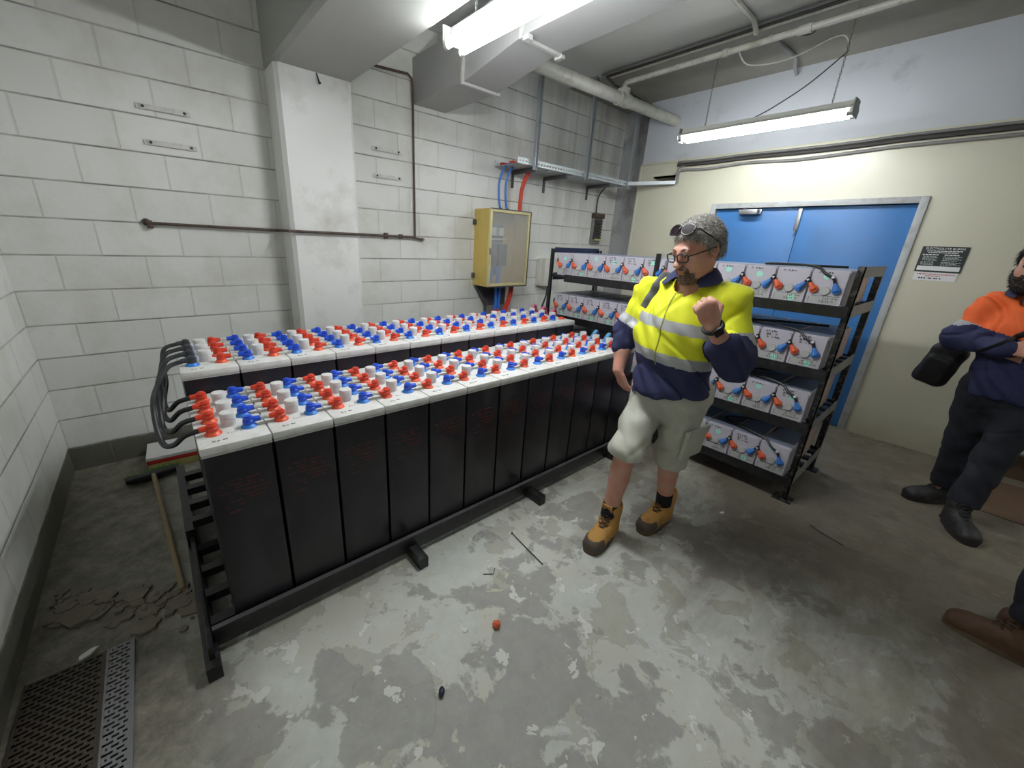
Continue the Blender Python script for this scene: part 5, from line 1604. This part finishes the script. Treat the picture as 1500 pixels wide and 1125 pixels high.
def person_orange():
    H = head_matrix((-.085, -.045, 1.55), -.25, .10)
    J = dict(H=H, neck=(-.045, .005, 1.40), sR=(-.185, .005, 1.325), sL=(.145, .005, 1.325),
             eR=(-.262, -.055, 1.105), wR=(-.055, -.225, 1.115), eL=(.250, -.06, 1.09), wL=(.045, -.175, 1.065),
             hR=(-.085, .02, .86), hL=(.095, -.01, .86), kR=(-.070, .03, .47), kL=(.075, -.10, .47),
             aR=(-.045, .095, .10), aL=(.050, -.205, .10), toeR=(-.16, -.03, .05), toeL=(.13, -.33, .05),
             handR=((.98, -.08, .05), (.05, -.9, .4), -1, (.35, .35, .4, .45), .3, .98),
             handL=((-.93, .02, .28), (-.1, -.9, .2), 1, (.3, .3, .3, .3), .3, .98))
    t, body, H, R3, fw, lat, ch, pv = figure('person', 'bearded person in orange and navy work shirt, arms crossed, dark trousers', (4.42, -3.68, 0), -1.6426, J, dict(skin=M['skin_tan'], brow=M['hair_dark']), .0062)
    hair_cap('hair', H, M['hair_dark'], t, line_hair, .020, 1.4)
    def gl(X, Y, Z):
        return np.maximum(Z - np.where(np.abs(X) < .03, -.042, np.where(np.abs(X) < .055, -.055, -.005)), Y - .03)
    hair_cap('beard', H, M['hair_dark'], t, gl, .016, 2.9, True, .004, 1500, .016)
    shirt(t, J, R3, ch, pv, fw, M['hiviz_orange'], dict(tape=((1.06, 1.11),), navy=1.06, slope=0.0, arm=(.58, .76), armx=.175),
          (.028, .175, .145), lambda X, Y: .80 + 0 * X, dict(R=.90, L=.88), M['hiviz_orange'], M['tape'], M['navy'], 2.6)
    collar(t, J, fw, lat, M['navy'])
    legwear('trousers', t, J, pv, R3, M['trousers'], dict(R=.335, L=.335), .100, .076, .072, (.172, .135, .16), .95, .0045, 4.1)
    boot('boot', t, (-.000, .150, 0), (-.67, -.74), (M['boot_dark'], M['boot_dark'], M['boot_dark']), False, shaft=.15, lace=M['black_rubber'])
    boot('boot', t, (.020, -.150, 0), (.45, -.89), (M['boot_dark'], M['boot_dark'], M['boot_dark']), False, shaft=.15, lace=M['black_rubber'])
    # bag is carried, so it stands for itself
    b = thing('shoulder_bag', "black shoulder bag hanging at the orange-shirted person's hip", 'bag', (4.42, -3.68, 0), -1.6426)
    S = SDF(.0075)
    S.rbox((-.300, .115, .905), (.085, .06, .140), .045, rot_np(Matrix.Rotation(.22, 3, 'Y')), .01)
    S.rbox((-.310, .055, .87), (.065, .025, .09), .02, rot_np(Matrix.Rotation(.22, 3, 'Y')), .02)
    S.grid(); folds(S, .003, seed=5)
    v, F = S.mesh(); np_obj('bag_body', v, F, M['bag_black'], b)
    sh = [o for o in t.children if o.name.startswith('shirt')][0]
    pp = []
    for k in range(26):
        a = k / 25
        x = -.22 + .42 * a; z = 1.0 + .43 * a
        pp.append((V((x, -.7, z)), V((0, 1, 0))))
    drape_tube(sh, pp, .016, .003, M['bag_black'], 'bag_strap', b, .35, 8)
    return t

def person_edge():
    H = head_matrix((.0, -.03, 1.60), .1, .1)
    J = dict(H=H, neck=(.0, .01, 1.45), sR=(-.19, .01, 1.38), sL=(.19, .01, 1.38),
             eR=(-.25, .03, 1.10), wR=(-.26, -.06, .86), eL=(.25, .03, 1.10), wL=(.26, -.06, .86),
             hR=(-.09, .01, .90), hL=(.09, .01, .90), kR=(-.12, .08, .49), kL=(.07, .02, .49),
             aR=(-.15, .18, .10), aL=(.065, .055, .10), toeR=(-.17, .04, .05), toeL=(.085, -.09, .05),
             handR=((0, -.1, -1), (-1, 0, 0), 1, (.4, .45, .5, .55), .3, 1.0),
             handL=((0, -.1, -1), (1, 0, 0), -1, (.4, .45, .5, .55), .3, 1.0))
    t, body, H, R3, fw, lat, ch, pv = figure('person', 'person at the picture edge in dark trousers and tan-brown boots', (3.21, -3.91, 0), 2.98, J, dict(skin=M['skin_tan'], brow=M['hair_dark']), .0075)
    hair_cap('hair', H, M['hair_dark'], t, line_hair, .018, 3.4)
    shirt(t, J, R3, ch, pv, fw, M['navy'], dict(tape=((1.08, 1.13),), navy=1.08, arm=(.6, .75)),
          (.03, .175, .14), lambda X, Y: .84 + 0 * X, dict(R=.9, L=.9), M['navy'], M['tape'], M['navy'], 1.6)
    legwear('trousers', t, J, pv, R3, M['trousers'], dict(R=.30, L=.30), .105, .085, .085, (.175, .135, .16), .95, .0045, 7.1)
    boot('boot', t, (-.150, .235, 0), (-.08, -1.0), (M['boot_brown'], M['boot_brown'], M['boot_sole']), False, shaft=.15, lace=M['lace'])
    boot('boot', t, (.066, .112, 0), (.06, -1.0), (M['boot_brown'], M['boot_brown'], M['boot_sole']), False, shaft=.15, lace=M['lace'])
    return t

# ------------------------------------------------------------------ camera, light, output look
def camera():
    yaw, pitch, roll = 0.6984811662342448, -0.3327481200968175, 0.04650835420791798
    cy, sy, cp, sp = math.cos(yaw), math.sin(yaw), math.cos(pitch), math.sin(pitch)
    f = V((sy * cp, cy * cp, sp)); r = V((cy, -sy, 0)); u = r.cross(f)
    r2 = r * math.cos(roll) + u * math.sin(roll); u2 = u * math.cos(roll) - r * math.sin(roll)
    cd = bpy.data.cameras.new('camera'); co = bpy.data.objects.new('camera', cd); COL.objects.link(co)
    co.matrix_world = Matrix(((r2.x, u2.x, -f.x, .6229), (r2.y, u2.y, -f.y, -3.4071), (r2.z, u2.z, -f.z, 1.5433), (0, 0, 0, 1)))
    cd.sensor_fit = 'HORIZONTAL'; cd.sensor_width = 36.0
    cd.lens = 577.196 / 1500 * 36.0
    cd.shift_x = 38.48 / 1500; cd.shift_y = -8.99 / 1500
    cd.clip_start = .05
    SC.camera = co

def look():
    w = bpy.data.worlds.new('world'); SC.world = w; w.use_nodes = True
    w.node_tree.nodes['Background'].inputs['Color'].default_value = (.8, .85, .9, 1)
    w.node_tree.nodes['Background'].inputs['Strength'].default_value = 0.0
    vs = SC.view_settings
    vs.view_transform = 'Standard'; vs.look = 'None'; vs.gamma = 1.0; vs.use_curve_mapping = False
    vs.exposure = EXPOSURE

TUBE = 60.0
EXPOSURE = 1.12
import os, time
T0 = time.time()
def clock(s):
    print('%-14s %.1fs' % (s, time.time() - T0))
build_materials()
room(); clock('room')
services(); cabinet(); clock('services')
cells(); clock('cells')
block_rack(); clock('rack')
sign(); loose(); clock('loose')
man_yellow(); clock('man')
person_orange(); person_edge(); clock('people')
camera(); look()
